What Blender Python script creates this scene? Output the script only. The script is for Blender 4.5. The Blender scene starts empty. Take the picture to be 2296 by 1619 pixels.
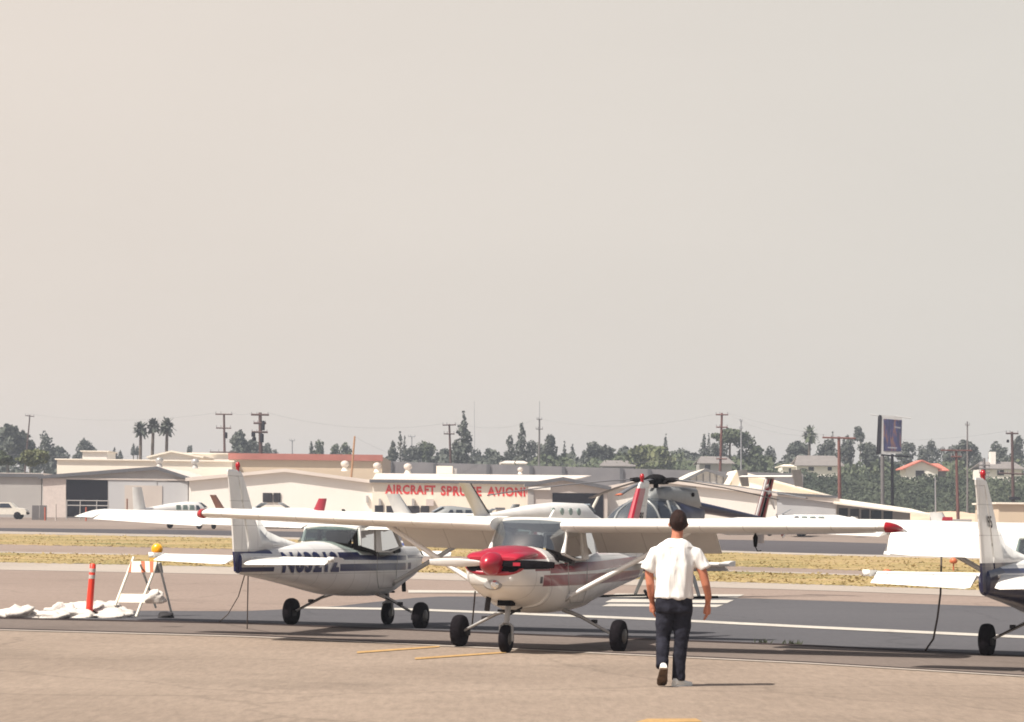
import bpy, bmesh, math, random
import numpy as np
from mathutils import Vector, Matrix, Euler

random.seed(7)
S = bpy.context.scene
COL = S.collection
R_ = math.radians
PI = math.pi

# ------------------------------------------------------------------ camera
CAM_H = 1.74
FPX = 6500.0            # focal length in survey units (photo 2295 units wide)
PITCH = math.atan(362.5 / FPX)
ROLL = 0.0115
cam_d = bpy.data.cameras.new('camera')
cam = bpy.data.objects.new('camera', cam_d)
COL.objects.link(cam)
cam_d.sensor_width = 36.0
cam_d.lens = 36.0 * FPX / 2295.0
cam_d.clip_start = 0.5
cam_d.clip_end = 20000
RM = Euler((PI / 2 + PITCH, 0, 0)).to_matrix() @ Matrix.Rotation(ROLL, 3, 'Z')
cam.matrix_world = Matrix.Translation((0, 0, CAM_H)) @ RM.to_4x4()
S.camera = cam
cam_d.dof.use_dof = False

# ------------------------------------------------------------------ light
SUN_DIR = Vector((-0.47, -0.32, 0.82)).normalized()
sun_el = math.asin(SUN_DIR.z)
sun_az = math.atan2(SUN_DIR.x, SUN_DIR.y)
sd = bpy.data.lights.new('sun', 'SUN')
sd.energy = 5.0
sd.angle = R_(0.6)
sd.color = (1.0, 0.94, 0.85)
sun = bpy.data.objects.new('sun', sd)
COL.objects.link(sun)
sun.rotation_euler = (-SUN_DIR).to_track_quat('-Z', 'Y').to_euler()

W = bpy.data.worlds.new('World')
S.world = W
W.use_nodes = True
wn, wl = W.node_tree.nodes, W.node_tree.links
wn.clear()
w_out = wn.new('ShaderNodeOutputWorld')
w_bg = wn.new('ShaderNodeBackground')
sky = wn.new('ShaderNodeTexSky')
sky.sky_type = 'NISHITA'
sky.sun_disc = False
sky.sun_elevation = sun_el
sky.sun_rotation = sun_az
sky.dust_density = 6.0
sky.air_density = 1.0
w_tc = wn.new('ShaderNodeTexCoord')
w_sp = wn.new('ShaderNodeSeparateXYZ')
wl.new(w_tc.outputs['Generated'], w_sp.inputs[0])
w_mr = wn.new('ShaderNodeMapRange')          # smog layer: thick at the horizon, thin overhead
w_mr.interpolation_type = 'SMOOTHSTEP'
w_mr.inputs['From Min'].default_value = 0.17
w_mr.inputs['From Max'].default_value = 0.40
w_mr.inputs['To Min'].default_value = 0.95
w_mr.inputs['To Max'].default_value = 0.10
wl.new(w_sp.outputs['Z'], w_mr.inputs['Value'])
w_mx = wn.new('ShaderNodeMix')
w_mx.data_type = 'RGBA'
wl.new(w_mr.outputs['Result'], w_mx.inputs['Factor'])
w_dim = wn.new('ShaderNodeMix'); w_dim.data_type = 'RGBA'; w_dim.blend_type = 'MULTIPLY'; w_dim.inputs['Factor'].default_value = 1
wl.new(sky.outputs['Color'], w_dim.inputs[6]); w_dim.inputs[7].default_value = (.6, .6, .6, 1)
wl.new(w_dim.outputs[2], w_mx.inputs[6])
SKY_STR = 0.1
# smog colour drifts from warm (left) to greyer (right) with azimuth
w_az = wn.new('ShaderNodeMapRange')
w_az.inputs['From Min'].default_value = -0.2
w_az.inputs['From Max'].default_value = 0.2
wl.new(w_sp.outputs['X'], w_az.inputs['Value'])
w_c = wn.new('ShaderNodeMix'); w_c.data_type = 'RGBA'
wl.new(w_az.outputs['Result'], w_c.inputs['Factor'])
w_c.inputs[6].default_value = (5.9, 5.24, 4.64, 1)
w_c.inputs[7].default_value = (5.35, 5.06, 4.62, 1)
w_mp = wn.new('ShaderNodeMapping'); w_mp.inputs['Scale'].default_value = (1.5, 1.5, 6)
wl.new(w_tc.outputs['Generated'], w_mp.inputs[0])
w_nz = wn.new('ShaderNodeTexNoise'); w_nz.inputs['Scale'].default_value = 2.2; w_nz.inputs['Detail'].default_value = 4
wl.new(w_mp.outputs[0], w_nz.inputs['Vector'])
w_nr = wn.new('ShaderNodeMapRange'); w_nr.inputs['From Min'].default_value = .3; w_nr.inputs['From Max'].default_value = .7
w_nr.inputs['To Min'].default_value = .98; w_nr.inputs['To Max'].default_value = 1.02
wl.new(w_nz.outputs['Fac'], w_nr.inputs['Value'])
w_m2 = wn.new('ShaderNodeMix'); w_m2.data_type = 'RGBA'; w_m2.blend_type = 'MULTIPLY'; w_m2.inputs['Factor'].default_value = 1
wl.new(w_c.outputs[2], w_m2.inputs[6]); wl.new(w_nr.outputs[0], w_m2.inputs[7])
wl.new(w_m2.outputs[2], w_mx.inputs[7])
wl.new(w_mx.outputs[2], w_bg.inputs['Color'])
w_bg.inputs['Strength'].default_value = SKY_STR
wl.new(w_bg.outputs[0], w_out.inputs['Surface'])

S.view_settings.view_transform = 'Standard'
S.view_settings.look = 'None'
S.view_settings.exposure = 0.5
S.view_settings.gamma = 1.0
S.view_settings.use_curve_mapping = False
S.render.engine = 'CYCLES'
S.cycles.use_denoising = True
S.cycles.max_bounces = 6
S.cycles.transparent_max_bounces = 16
S.cycles.volume_bounces = 0
S.cycles.volume_step_rate = 4.0
S.cycles.filter_width = 1.8

# ------------------------------------------------------------------ survey helpers
def terr(y):
    if y < 100: return 0.0
    if y < 300: return 0.0085 * (y - 100)
    if y < 420: return 1.7 + 0.004 * (y - 300)
    return 2.18
def ray(px, py):
    v = Vector(((px - 1147.5) / FPX, (809.5 - py) / FPX, -1.0))
    return RM @ v
def P(px, py, d):
    """point at depth d (metres along +Y) seen at survey position px, py"""
    r = ray(px, py)
    t = d / r.y
    return Vector((r.x * t, d, CAM_H + r.z * t))
def G(px, py, z=0.0):
    """point on the terrain seen at survey position"""
    r = ray(px, py)
    lo, hi = 5.0, 900.0
    prev = lo
    d = lo
    while d < hi:
        if CAM_H + r.z * d / r.y <= terr(d): break
        prev = d
        d *= 1.03
    a, b = prev, d
    for _ in range(30):
        m = (a + b) / 2
        if CAM_H + r.z * m / r.y <= terr(m): b = m
        else: a = m
    return P(px, py, b)

# ------------------------------------------------------------------ materials
def newmat(name):
    m = bpy.data.materials.new(name)
    m.use_nodes = True
    return m, m.node_tree.nodes, m.node_tree.links, m.node_tree.nodes['Principled BSDF']

def mat(name, col, rough=0.6, metal=0.0, var=0.12, scale=4.0, bump=0.0, bscale=30.0, spec=0.5, col2=None, coat=0.0, stretch=None):
    m, n, l, b = newmat(name)
    b.inputs['Roughness'].default_value = rough
    b.inputs['Metallic'].default_value = metal
    b.inputs['Specular IOR Level'].default_value = spec
    if coat: b.inputs['Coat Weight'].default_value = coat
    tc = n.new('ShaderNodeTexCoord')
    src = tc.outputs['Object']
    if stretch:
        mp = n.new('ShaderNodeMapping'); mp.inputs['Scale'].default_value = stretch
        l.new(src, mp.inputs[0]); src = mp.outputs[0]
    nz = n.new('ShaderNodeTexNoise')
    nz.inputs['Scale'].default_value = scale
    nz.inputs['Detail'].default_value = 6
    nz.inputs['Roughness'].default_value = 0.65
    l.new(src, nz.inputs['Vector'])
    cr = n.new('ShaderNodeValToRGB')
    c2 = col2 or tuple(c * (1 + var) for c in col)
    c1 = tuple(c * (1 - var) for c in col) if not col2 else col
    cr.color_ramp.elements[0].position = 0.32
    cr.color_ramp.elements[1].position = 0.68
    cr.color_ramp.elements[0].color = (*c1, 1)
    cr.color_ramp.elements[1].color = (*[min(1, c) for c in c2], 1)
    l.new(nz.outputs['Fac'], cr.inputs[0])
    l.new(cr.outputs[0], b.inputs['Base Color'])
    if bump:
        nb = n.new('ShaderNodeTexNoise'); nb.inputs['Scale'].default_value = bscale
        nb.inputs['Detail'].default_value = 5
        l.new(src, nb.inputs['Vector'])
        bp = n.new('ShaderNodeBump'); bp.inputs['Strength'].default_value = bump
        bp.inputs['Distance'].default_value = 0.02
        l.new(nb.outputs['Fac'], bp.inputs['Height'])
        l.new(bp.outputs[0], b.inputs['Normal'])
    return m

def asphalt(name, ca, cb, crack=0.0, spot=0.35, patch=0.05):
    m, n, l, b = newmat(name)
    b.inputs['Roughness'].default_value = 0.9
    b.inputs['Specular IOR Level'].default_value = 0.2
    geo = n.new('ShaderNodeNewGeometry')
    big = n.new('ShaderNodeTexNoise'); big.inputs['Scale'].default_value = patch; big.inputs['Detail'].default_value = 8
    big.inputs['Roughness'].default_value = 0.6
    mp = n.new('ShaderNodeMapping'); mp.inputs['Scale'].default_value = (1.0, 0.8, 1)
    l.new(geo.outputs['Position'], mp.inputs[0]); l.new(mp.outputs[0], big.inputs['Vector'])
    cr = n.new('ShaderNodeValToRGB')
    cr.color_ramp.elements[0].position = 0.3; cr.color_ramp.elements[1].position = 0.7
    cr.color_ramp.elements[0].color = (*ca, 1); cr.color_ramp.elements[1].color = (*cb, 1)
    l.new(big.outputs['Fac'], cr.inputs[0])
    fine = n.new('ShaderNodeTexNoise'); fine.inputs['Scale'].default_value = 2.2; fine.inputs['Detail'].default_value = 10
    fine.inputs['Roughness'].default_value = 0.8
    fm = n.new('ShaderNodeMapping'); fm.inputs['Scale'].default_value = (5.0, 0.8, 1); l.new(geo.outputs['Position'], fm.inputs[0]); l.new(fm.outputs[0], fine.inputs['Vector'])
    mr = n.new('ShaderNodeMapRange'); mr.inputs['From Min'].default_value = 0.25; mr.inputs['From Max'].default_value = 0.75
    mr.inputs['To Min'].default_value = 1 - spot; mr.inputs['To Max'].default_value = 1 + spot
    l.new(fine.outputs['Fac'], mr.inputs['Value'])
    mx = n.new('ShaderNodeMix'); mx.data_type = 'RGBA'; mx.blend_type = 'MULTIPLY'; mx.inputs['Factor'].default_value = 1
    l.new(cr.outputs[0], mx.inputs[6]); l.new(mr.outputs[0], mx.inputs[7])
    # oil and rubber stains, hairline cracks
    st = n.new('ShaderNodeTexNoise'); st.inputs['Scale'].default_value = .22; st.inputs['Detail'].default_value = 7; st.inputs['Roughness'].default_value = .62
    l.new(geo.outputs['Position'], st.inputs['Vector'])
    sr = n.new('ShaderNodeMapRange'); sr.inputs['From Min'].default_value = .56; sr.inputs['From Max'].default_value = .74; sr.inputs['To Min'].default_value = 1.0; sr.inputs['To Max'].default_value = .74
    l.new(st.outputs['Fac'], sr.inputs['Value'])
    vo = n.new('ShaderNodeTexVoronoi'); vo.feature = 'DISTANCE_TO_EDGE'; vo.inputs['Scale'].default_value = .16
    wa = n.new('ShaderNodeMix'); wa.data_type = 'RGBA'; wa.blend_type = 'ADD'; wa.inputs['Factor'].default_value = .9
    wz = n.new('ShaderNodeTexNoise'); wz.inputs['Scale'].default_value = .8; wz.inputs['Detail'].default_value = 4
    l.new(geo.outputs['Position'], wz.inputs['Vector']); l.new(geo.outputs['Position'], wa.inputs[6]); l.new(wz.outputs['Color'], wa.inputs[7]); l.new(wa.outputs[2], vo.inputs['Vector'])
    cm = n.new('ShaderNodeMapRange'); cm.inputs['From Min'].default_value = .0; cm.inputs['From Max'].default_value = .012; cm.inputs['To Min'].default_value = .82; cm.inputs['To Max'].default_value = 1.0
    l.new(vo.outputs['Distance'], cm.inputs['Value'])
    pr = n.new('ShaderNodeMath'); pr.operation = 'MULTIPLY'; l.new(sr.outputs[0], pr.inputs[0]); l.new(cm.outputs[0], pr.inputs[1])
    mx3 = n.new('ShaderNodeMix'); mx3.data_type = 'RGBA'; mx3.blend_type = 'MULTIPLY'; mx3.inputs['Factor'].default_value = 1
    l.new(mx.outputs[2], mx3.inputs[6]); l.new(pr.outputs[0], mx3.inputs[7])
    l.new(mx3.outputs[2], b.inputs['Base Color'])
    bp = n.new('ShaderNodeBump'); bp.inputs['Strength'].default_value = 0.35; bp.inputs['Distance'].default_value = 0.01
    n3 = n.new('ShaderNodeTexNoise'); n3.inputs['Scale'].default_value = 60; n3.inputs['Detail'].default_value = 3
    l.new(geo.outputs['Position'], n3.inputs['Vector'])
    l.new(n3.outputs['Fac'], bp.inputs['Height']); l.new(bp.outputs[0], b.inputs['Normal'])
    return m

def stripe_paint(name, base, stripes, rough=0.32, dirt=0.10):
    """painted metal: flat stripes printed in the aeroplane's own y (fore-aft) and z. stripe=(z0,z1,y0,y1,slope,color)"""
    m, n, l, b = newmat(name)
    b.inputs['Roughness'].default_value = rough
    b.inputs['Coat Weight'].default_value = 0.25
    tc = n.new('ShaderNodeTexCoord')
    sp = n.new('ShaderNodeSeparateXYZ')
    l.new(tc.outputs['Object'], sp.inputs[0])
    def mth(op, a, c):
        q = n.new('ShaderNodeMath'); q.operation = op
        for i, v in enumerate((a, c)):
            if isinstance(v, (int, float)): q.inputs[i].default_value = v
            else: l.new(v, q.inputs[i])
        return q.outputs[0]
    nz = n.new('ShaderNodeTexNoise'); nz.inputs['Scale'].default_value = 2.0; nz.inputs['Detail'].default_value = 7
    l.new(tc.outputs['Object'], nz.inputs['Vector'])
    cr = n.new('ShaderNodeValToRGB')
    cr.color_ramp.elements[0].position = 0.3; cr.color_ramp.elements[1].position = 0.62
    cr.color_ramp.elements[0].color = (*[c * (1 - dirt) for c in base], 1)
    cr.color_ramp.elements[1].color = (*base, 1)
    l.new(nz.outputs['Fac'], cr.inputs[0])
    cur = cr.outputs[0]
    for (z0, z1, y0, y1, sl, c) in stripes:
        zz = mth('ADD', sp.outputs['Z'], mth('MULTIPLY', sp.outputs['Y'], sl))
        k = mth('MULTIPLY', mth('MULTIPLY', mth('GREATER_THAN', zz, z0), mth('LESS_THAN', zz, z1)),
                mth('MULTIPLY', mth('GREATER_THAN', sp.outputs['Y'], y0), mth('LESS_THAN', sp.outputs['Y'], y1)))
        mx = n.new('ShaderNodeMix'); mx.data_type = 'RGBA'
        l.new(k, mx.inputs['Factor']); l.new(cur, mx.inputs[6]); mx.inputs[7].default_value = (*c, 1)
        cur = mx.outputs[2]
    l.new(cur, b.inputs['Base Color'])
    seam = mth('LESS_THAN', mth('FRACT', mth('MULTIPLY', mth('ADD', sp.outputs['Y'], 20.13), 1.9), 0), .03)
    seam2 = mth('LESS_THAN', mth('FRACT', mth('MULTIPLY', mth('ADD', sp.outputs['Z'], 5.02), 2.7), 0), .035)
    sm = mth('MULTIPLY', mth('MAXIMUM', seam, seam2), .34)
    mx = n.new('ShaderNodeMix'); mx.data_type = 'RGBA'; l.new(sm, mx.inputs['Factor']); l.new(cur, mx.inputs[6]); mx.inputs[7].default_value = (.12, .11, .10, 1)
    l.new(mx.outputs[2], b.inputs['Base Color'])
    # wear varies the gloss
    l.new(mth('ADD', mth('MULTIPLY', nz.outputs['Fac'], 0.25), rough - 0.1), b.inputs['Roughness'])
    return m

def glass(name, tint=(0.55, 0.62, 0.62), dust=0.12, rough=0.06, refl=0.18, dustcol=(0.6, 0.6, 0.6)):
    m = bpy.data.materials.new(name); m.use_nodes = True
    n, l = m.node_tree.nodes, m.node_tree.links
    n.clear()
    o = n.new('ShaderNodeOutputMaterial')
    tr = n.new('ShaderNodeBsdfTransparent'); tr.inputs['Color'].default_value = (*tint, 1)
    gl = n.new('ShaderNodeBsdfGlossy'); gl.inputs['Roughness'].default_value = rough
    df = n.new('ShaderNodeBsdfDiffuse')
    nz = n.new('ShaderNodeTexNoise'); nz.inputs['Scale'].default_value = 5
    cr = n.new('ShaderNodeValToRGB')
    cr.color_ramp.elements[0].color = (*[c * .8 for c in dustcol], 1); cr.color_ramp.elements[1].color = (*dustcol, 1)
    l.new(nz.outputs['Fac'], cr.inputs[0]); l.new(cr.outputs[0], df.inputs['Color'])
    fr = n.new('ShaderNodeFresnel'); fr.inputs['IOR'].default_value = 1.5
    ad = n.new('ShaderNodeMath'); ad.operation = 'ADD'; ad.use_clamp = True
    l.new(fr.outputs[0], ad.inputs[0]); ad.inputs[1].default_value = refl - 0.04
    m1 = n.new('ShaderNodeMixShader'); m1.inputs[0].default_value = dust
    l.new(tr.outputs[0], m1.inputs[1]); l.new(df.outputs[0], m1.inputs[2])
    m2 = n.new('ShaderNodeMixShader')
    l.new(ad.outputs[0], m2.inputs[0]); l.new(m1.outputs[0], m2.inputs[1]); l.new(gl.outputs[0], m2.inputs[2])
    l.new(m2.outputs[0], o.inputs['Surface'])
    return m

WHITE = (0.74, 0.725, 0.70)
M = {}
M['white'] = mat('white_paint', WHITE, 0.35, var=0.05, scale=2.5, coat=0.2)
M['wing_white'] = mat('wing_white_paint', (0.76, 0.74, 0.70), 0.4, var=0.06, scale=1.5, coat=0.1)
M['offwhite'] = mat('offwhite_paint', (0.72, 0.68, 0.60), 0.45, var=0.08)
M['tyre'] = mat('tyre_rubber', (0.008, 0.006, 0.008), 0.9, var=0.3, scale=20, bump=0.3, spec=0.12)
M['black'] = mat('black_matt', (0.006, 0.005, 0.006), 0.8, var=0.3, spec=0.12)
M['dark'] = mat('dark_grey', (0.03, 0.028, 0.03), 0.7, var=0.3, spec=.2)
M['metal'] = mat('bare_metal', (0.55, 0.54, 0.52), 0.35, metal=0.9, var=0.2, scale=15)
M['greymetal'] = mat('grey_painted_metal', (0.36, 0.35, 0.34), 0.4, metal=0.3, var=0.15)
M['red'] = mat('red_paint', (0.34, 0.010, 0.028), 0.3, var=0.12, coat=0.4)
M['redlight'] = mat('red_lens', (0.36, 0.012, 0.02), 0.15, var=0.1)
M['hub'] = mat('dark_hub_metal', (0.10, 0.095, 0.09), 0.5, metal=0.3, var=0.2)
M['lens'] = mat('clear_lens', (0.85, 0.85, 0.82), 0.08, metal=0.8, var=0.05)
M['seat'] = mat('seat_vinyl', (0.06, 0.05, 0.05), 0.6, var=0.2)
M['skin'] = mat('skin', (0.46, 0.17, 0.10), 0.5, var=0.10, scale=9, bump=0.1)
M['hair'] = mat('dark_brown_hair', (0.010, 0.004, 0.003), 0.5, col2=(0.035, 0.014, 0.010), var=0.6, scale=60, bump=0.8, bscale=120, stretch=(1, 1, 0.25), spec=0.18)
M['rope'] = mat('rope', (0.10, 0.08, 0.07), 0.9, var=0.3, scale=40)
M['darkcable'] = mat('dark_cable', (0.02, 0.015, 0.015), 0.8, var=0.3)
M['windshield'] = glass('windshield_glass', (0.30, 0.34, 0.36), dust=0.14, rough=0.10, refl=0.22, dustcol=(0.35, 0.38, 0.42))
M['window'] = glass('cabin_window_glass', (0.34, 0.44, 0.42), dust=0.06, rough=0.05, refl=0.12)
M['bubble'] = glass('bubble_canopy_glass', (0.42, 0.47, 0.50), dust=0.18, rough=0.08, refl=0.16, dustcol=(0.45, 0.5, 0.56))

# ------------------------------------------------------------------ mesh helpers
class MB:
    def __init__(s): s.v = []; s.f = []; s.m = []; s.sm = []
    def add(s, vs, fs, mi=0, smooth=False):
        o = len(s.v)
        s.v += [tuple(v) for v in vs]
        s.f += [tuple(i + o for i in f) for f in fs]
        s.m += [mi] * len(fs); s.sm += [smooth] * len(fs)
        return s
    def box(s, c, sz, rot=None, mi=0):
        hx, hy, hz = sz[0] / 2, sz[1] / 2, sz[2] / 2
        vs = [Vector((x * hx, y * hy, z * hz)) for x in (-1, 1) for y in (-1, 1) for z in (-1, 1)]
        if rot is not None: vs = [rot @ v for v in vs]
        vs = [v + Vector(c) for v in vs]
        return s.add(vs, [(0, 1, 3, 2), (4, 6, 7, 5), (0, 4, 5, 1), (2, 3, 7, 6), (0, 2, 6, 4), (1, 5, 7, 3)], mi)
    def bx(s, x0, x1, y0, y1, z0, z1, mi=0):
        return s.box(((x0 + x1) / 2, (y0 + y1) / 2, (z0 + z1) / 2), (x1 - x0, y1 - y0, z1 - z0), mi=mi)
    def loft(s, rings, cap=True, mi=0, smooth=True, closed=True):
        n = len(rings[0]); vs = [p for r in rings for p in r]; fs = []
        for i in range(len(rings) - 1):
            for j in range(n if closed else n - 1):
                k = (j + 1) % n
                fs.append((i * n + j, i * n + k, (i + 1) * n + k, (i + 1) * n + j))
        s.add(vs, fs, mi, smooth)
        if cap and closed:
            s.add(rings[0], [tuple(range(n))[::-1]], mi, False)
            s.add(rings[-1], [tuple(range(n))], mi, False)
        return s
    def tube(s, pts, rad, seg=8, mi=0, flat=1.0):
        pts = [Vector(p) for p in pts]
        if isinstance(rad, (int, float)): rad = [rad] * len(pts)
        rings = []
        up0 = None
        for i, p in enumerate(pts):
            d = (pts[min(i + 1, len(pts) - 1)] - pts[max(i - 1, 0)]).normalized()
            ref = up0 if up0 is not None else (Vector((0, 0, 1)) if abs(d.z) < 0.9 else Vector((0, 1, 0)))
            a = d.cross(ref)
            if a.length < 1e-4: a = d.cross(Vector((1, 0, 0)))
            a.normalize(); b = a.cross(d).normalized()
            up0 = b
            rings.append([p + (a * math.cos(2 * PI * k / seg) + b * math.sin(2 * PI * k / seg) * flat) * rad[i] for k in range(seg)])
        return s.loft(rings, True, mi, True)
    def lathe(s, prof, seg=20, axis='Z', c=(0, 0, 0), mi=0):
        rings = []
        for (r, h) in prof:
            rg = []
            for k in range(seg):
                a = 2 * PI * k / seg
                x, y = r * math.cos(a), r * math.sin(a)
                if axis == 'Z': q = (x, y, h)
                elif axis == 'Y': q = (x, h, y)
                else: q = (h, x, y)
                rg.append(Vector(q) + Vector(c))
            rings.append(rg)
        return s.loft(rings, True, mi, True)
    def slab(s, poly, off, mi=0):
        """closed polygon given thickness along vector off"""
        n = len(poly); poly = [Vector(p) for p in poly]; off = Vector(off)
        vs = poly + [p + off for p in poly]
        fs = [tuple(range(n))[::-1], tuple(range(n, 2 * n))] + [(i, (i + 1) % n, n + (i + 1) % n, n + i) for i in range(n)]
        return s.add(vs, fs, mi)
    def grid(s, fn, nu, nv, mi=0, smooth=True):
        vs = [fn(i / nu, j / nv) for i in range(nu + 1) for j in range(nv + 1)]
        fs = [(i * (nv + 1) + j, (i + 1) * (nv + 1) + j, (i + 1) * (nv + 1) + j + 1, i * (nv + 1) + j + 1) for i in range(nu) for j in range(nv)]
        return s.add(vs, fs, mi, smooth)
    def build(s, name, mats, parent=None, **props):
        me = bpy.data.meshes.new(name)
        me.from_pydata(s.v, [], s.f)
        if not isinstance(mats, (list, tuple)): mats = [mats]
        for m_ in mats: me.materials.append(M[m_] if isinstance(m_, str) else m_)
        me.polygons.foreach_set('material_index', s.m)
        me.polygons.foreach_set('use_smooth', s.sm)
        bm = bmesh.new(); bm.from_mesh(me)
        bmesh.ops.recalc_face_normals(bm, faces=bm.faces)
        bm.to_mesh(me); bm.free()
        return link(name, me, parent, **props)

def link(name, me, parent=None, **props):
    o = bpy.data.objects.new(name, me)
    COL.objects.link(o)
    if parent is not None: o.parent = parent
    for k, v in props.items(): o[k] = v
    return o
def thing(name, label, cat, loc=(0, 0, 0), rz=0.0, group=None):
    o = bpy.data.objects.new(name, None)
    o.empty_display_size = 0.2
    COL.objects.link(o)
    o.location = loc; o.rotation_euler = (0, 0, rz)
    o['label'] = label; o['category'] = cat
    if group: o['group'] = group
    return o
def sup(hw, zb, zt, y, n=28, e=2.6, zc=None):
    """superellipse ring in xz at station y"""
    zc = (zb + zt) / 2 if zc is None else zc
    r = []
    for k in range(n):
        a = 2 * PI * k / n
        c, s_ = math.cos(a), math.sin(a)
        x = hw * math.copysign(abs(c) ** (2 / e), c)
        q = math.copysign(abs(s_) ** (2 / e), s_)
        z = zc + q * ((zt - zc) if q > 0 else (zc - zb))
        r.append((x, y, z))
    return r
def interp(tab, y):
    tab = sorted(tab)
    if y <= tab[0][0]: return tab[0][1:]
    for a, b in zip(tab, tab[1:]):
        if y <= b[0]:
            t = (y - a[0]) / (b[0] - a[0])
            return tuple(u + (w - u) * t for u, w in zip(a[1:], b[1:]))
    return tab[-1][1:]
FONT = None
def text_mesh(txt, size=1.0, bold=0.02, squeeze=1.0, extrude=0.0):
    cu = bpy.data.curves.new('lettering', 'FONT')
    cu.body = txt; cu.size = size; cu.offset = bold; cu.extrude = extrude
    cu.align_x = 'LEFT'; cu.space_character = 1.12; cu.resolution_u = 3
    o = bpy.data.objects.new('lettering', cu)
    COL.objects.link(o)
    bpy.context.view_layer.update()
    me = bpy.data.meshes.new_from_object(o.evaluated_get(bpy.context.evaluated_depsgraph_get()))
    bpy.data.objects.remove(o)
    vs = [v.co.copy() for v in me.vertices]
    fs = [tuple(p.vertices) for p in me.polygons]
    x0 = min(v.x for v in vs); x1 = max(v.x for v in vs); y0 = min(v.y for v in vs); y1 = max(v.y for v in vs)
    return vs, fs, (x0, x1, y0, y1)
def text_fit(txt, fn, bold=0.02):
    """text mapped so that u,v in 0..1 go through fn"""
    vs, fs, (x0, x1, y0, y1) = text_mesh(txt, 1.0, bold)
    bm = bmesh.new()
    bv = [bm.verts.new(v) for v in vs]
    for f in fs:
        try: bm.faces.new([bv[i] for i in f])
        except ValueError: pass
    bmesh.ops.triangulate(bm, faces=bm.faces)
    bmesh.ops.subdivide_edges(bm, edges=[e for e in bm.edges if e.calc_length() > .12], cuts=3, use_grid_fill=True)
    bm.verts.index_update()
    vs = [v.co.copy() for v in bm.verts]; fs = [tuple(v.index for v in f.verts) for f in bm.faces]; bm.free()
    mb = MB()
    mb.add([fn((v.x - x0) / (x1 - x0), (v.y - y0) / (y1 - y0)) for v in vs], fs)
    return mb
#@@GROUND
# ------------------------------------------------------------------ ground
M['apron'] = asphalt('apron_asphalt', (0.205, 0.159, 0.125), (0.290, 0.228, 0.180), patch=0.16, spot=0.30)
M['shoulder'] = asphalt('pinkish_shoulder', (0.220, 0.168, 0.140), (0.275, 0.214, 0.180), spot=0.25)
M['taxi'] = asphalt('taxiway_asphalt', (0.070, 0.068, 0.075), (0.098, 0.095, 0.101), spot=0.18, patch=0.03)
M['runway'] = asphalt('runway_asphalt', (0.060, 0.055, 0.060), (0.088, 0.080, 0.085), spot=0.15, patch=0.02)
M['midapron'] = asphalt('grey_brown_asphalt', (0.125, 0.100, 0.087), (0.170, 0.138, 0.120), spot=0.2)
M['concrete'] = asphalt('pale_concrete', (0.31, 0.265, 0.228), (0.39, 0.34, 0.295), spot=0.12)
M['farground'] = asphalt('far_ramp_asphalt', (0.185, 0.145, 0.122), (0.26, 0.208, 0.175), spot=0.2, patch=0.02)
M['whitemark'] = asphalt('white_marking_paint', (0.40, 0.37, 0.33), (0.52, 0.485, 0.43), spot=0.15, patch=0.8)
M['yellowmark'] = asphalt('worn_yellow_marking', (0.36, 0.22, 0.09), (0.46, 0.29, 0.125), spot=0.25, patch=0.9)
M['dark_line'] = asphalt('dark_line_asphalt', (0.02, 0.014, 0.014), (0.045, 0.03, 0.03), spot=0.3, patch=0.9)

def grass_mat():
    m, n, l, b = newmat('dry_grass')
    b.inputs['Roughness'].default_value = 0.95
    b.inputs['Specular IOR Level'].default_value = 0.1
    geo = n.new('ShaderNodeNewGeometry')
    mp = n.new('ShaderNodeMapping'); mp.inputs['Scale'].default_value = (0.16, 0.30, 1)
    l.new(geo.outputs['Position'], mp.inputs[0])
    nz = n.new('ShaderNodeTexNoise'); nz.inputs['Scale'].default_value = 1.0; nz.inputs['Detail'].default_value = 9
    nz.inputs['Roughness'].default_value = 0.75
    l.new(mp.outputs[0], nz.inputs['Vector'])
    cr = n.new('ShaderNodeValToRGB')
    e = cr.color_ramp.elements
    e[0].position = 0.38; e[0].color = (0.16, 0.15, 0.06, 1)
    e[1].position = 0.64; e[1].color = (0.40, 0.285, 0.165, 1)
    x = e.new(0.5); x.color = (0.31, 0.23, 0.105, 1)
    l.new(nz.outputs['Fac'], cr.inputs[0]); l.new(cr.outputs[0], b.inputs['Base Color'])
    return m
M['grass'] = grass_mat()

def ground_sheet():
    ys = [-1400, -400, -100, -30, 5, 15, 25, 40, 60, 80, 100] + list(range(110, 301, 10)) + [340, 380, 420, 500, 700, 1500]
    mb = MB()
    X = 1400.0
    xs = [-X, -400, -100, 0, 100, 400, X]
    vs = [(x, y, terr(y)) for y in ys for x in xs]
    k = len(xs)
    fs = [(i * k + j, i * k + j + 1, (i + 1) * k + j + 1, (i + 1) * k + j) for i in range(len(ys) - 1) for j in range(k - 1)]
    mb.add(vs, fs)
    return mb.build('ground', 'farground', kind='structure')
ground_sheet()

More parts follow.
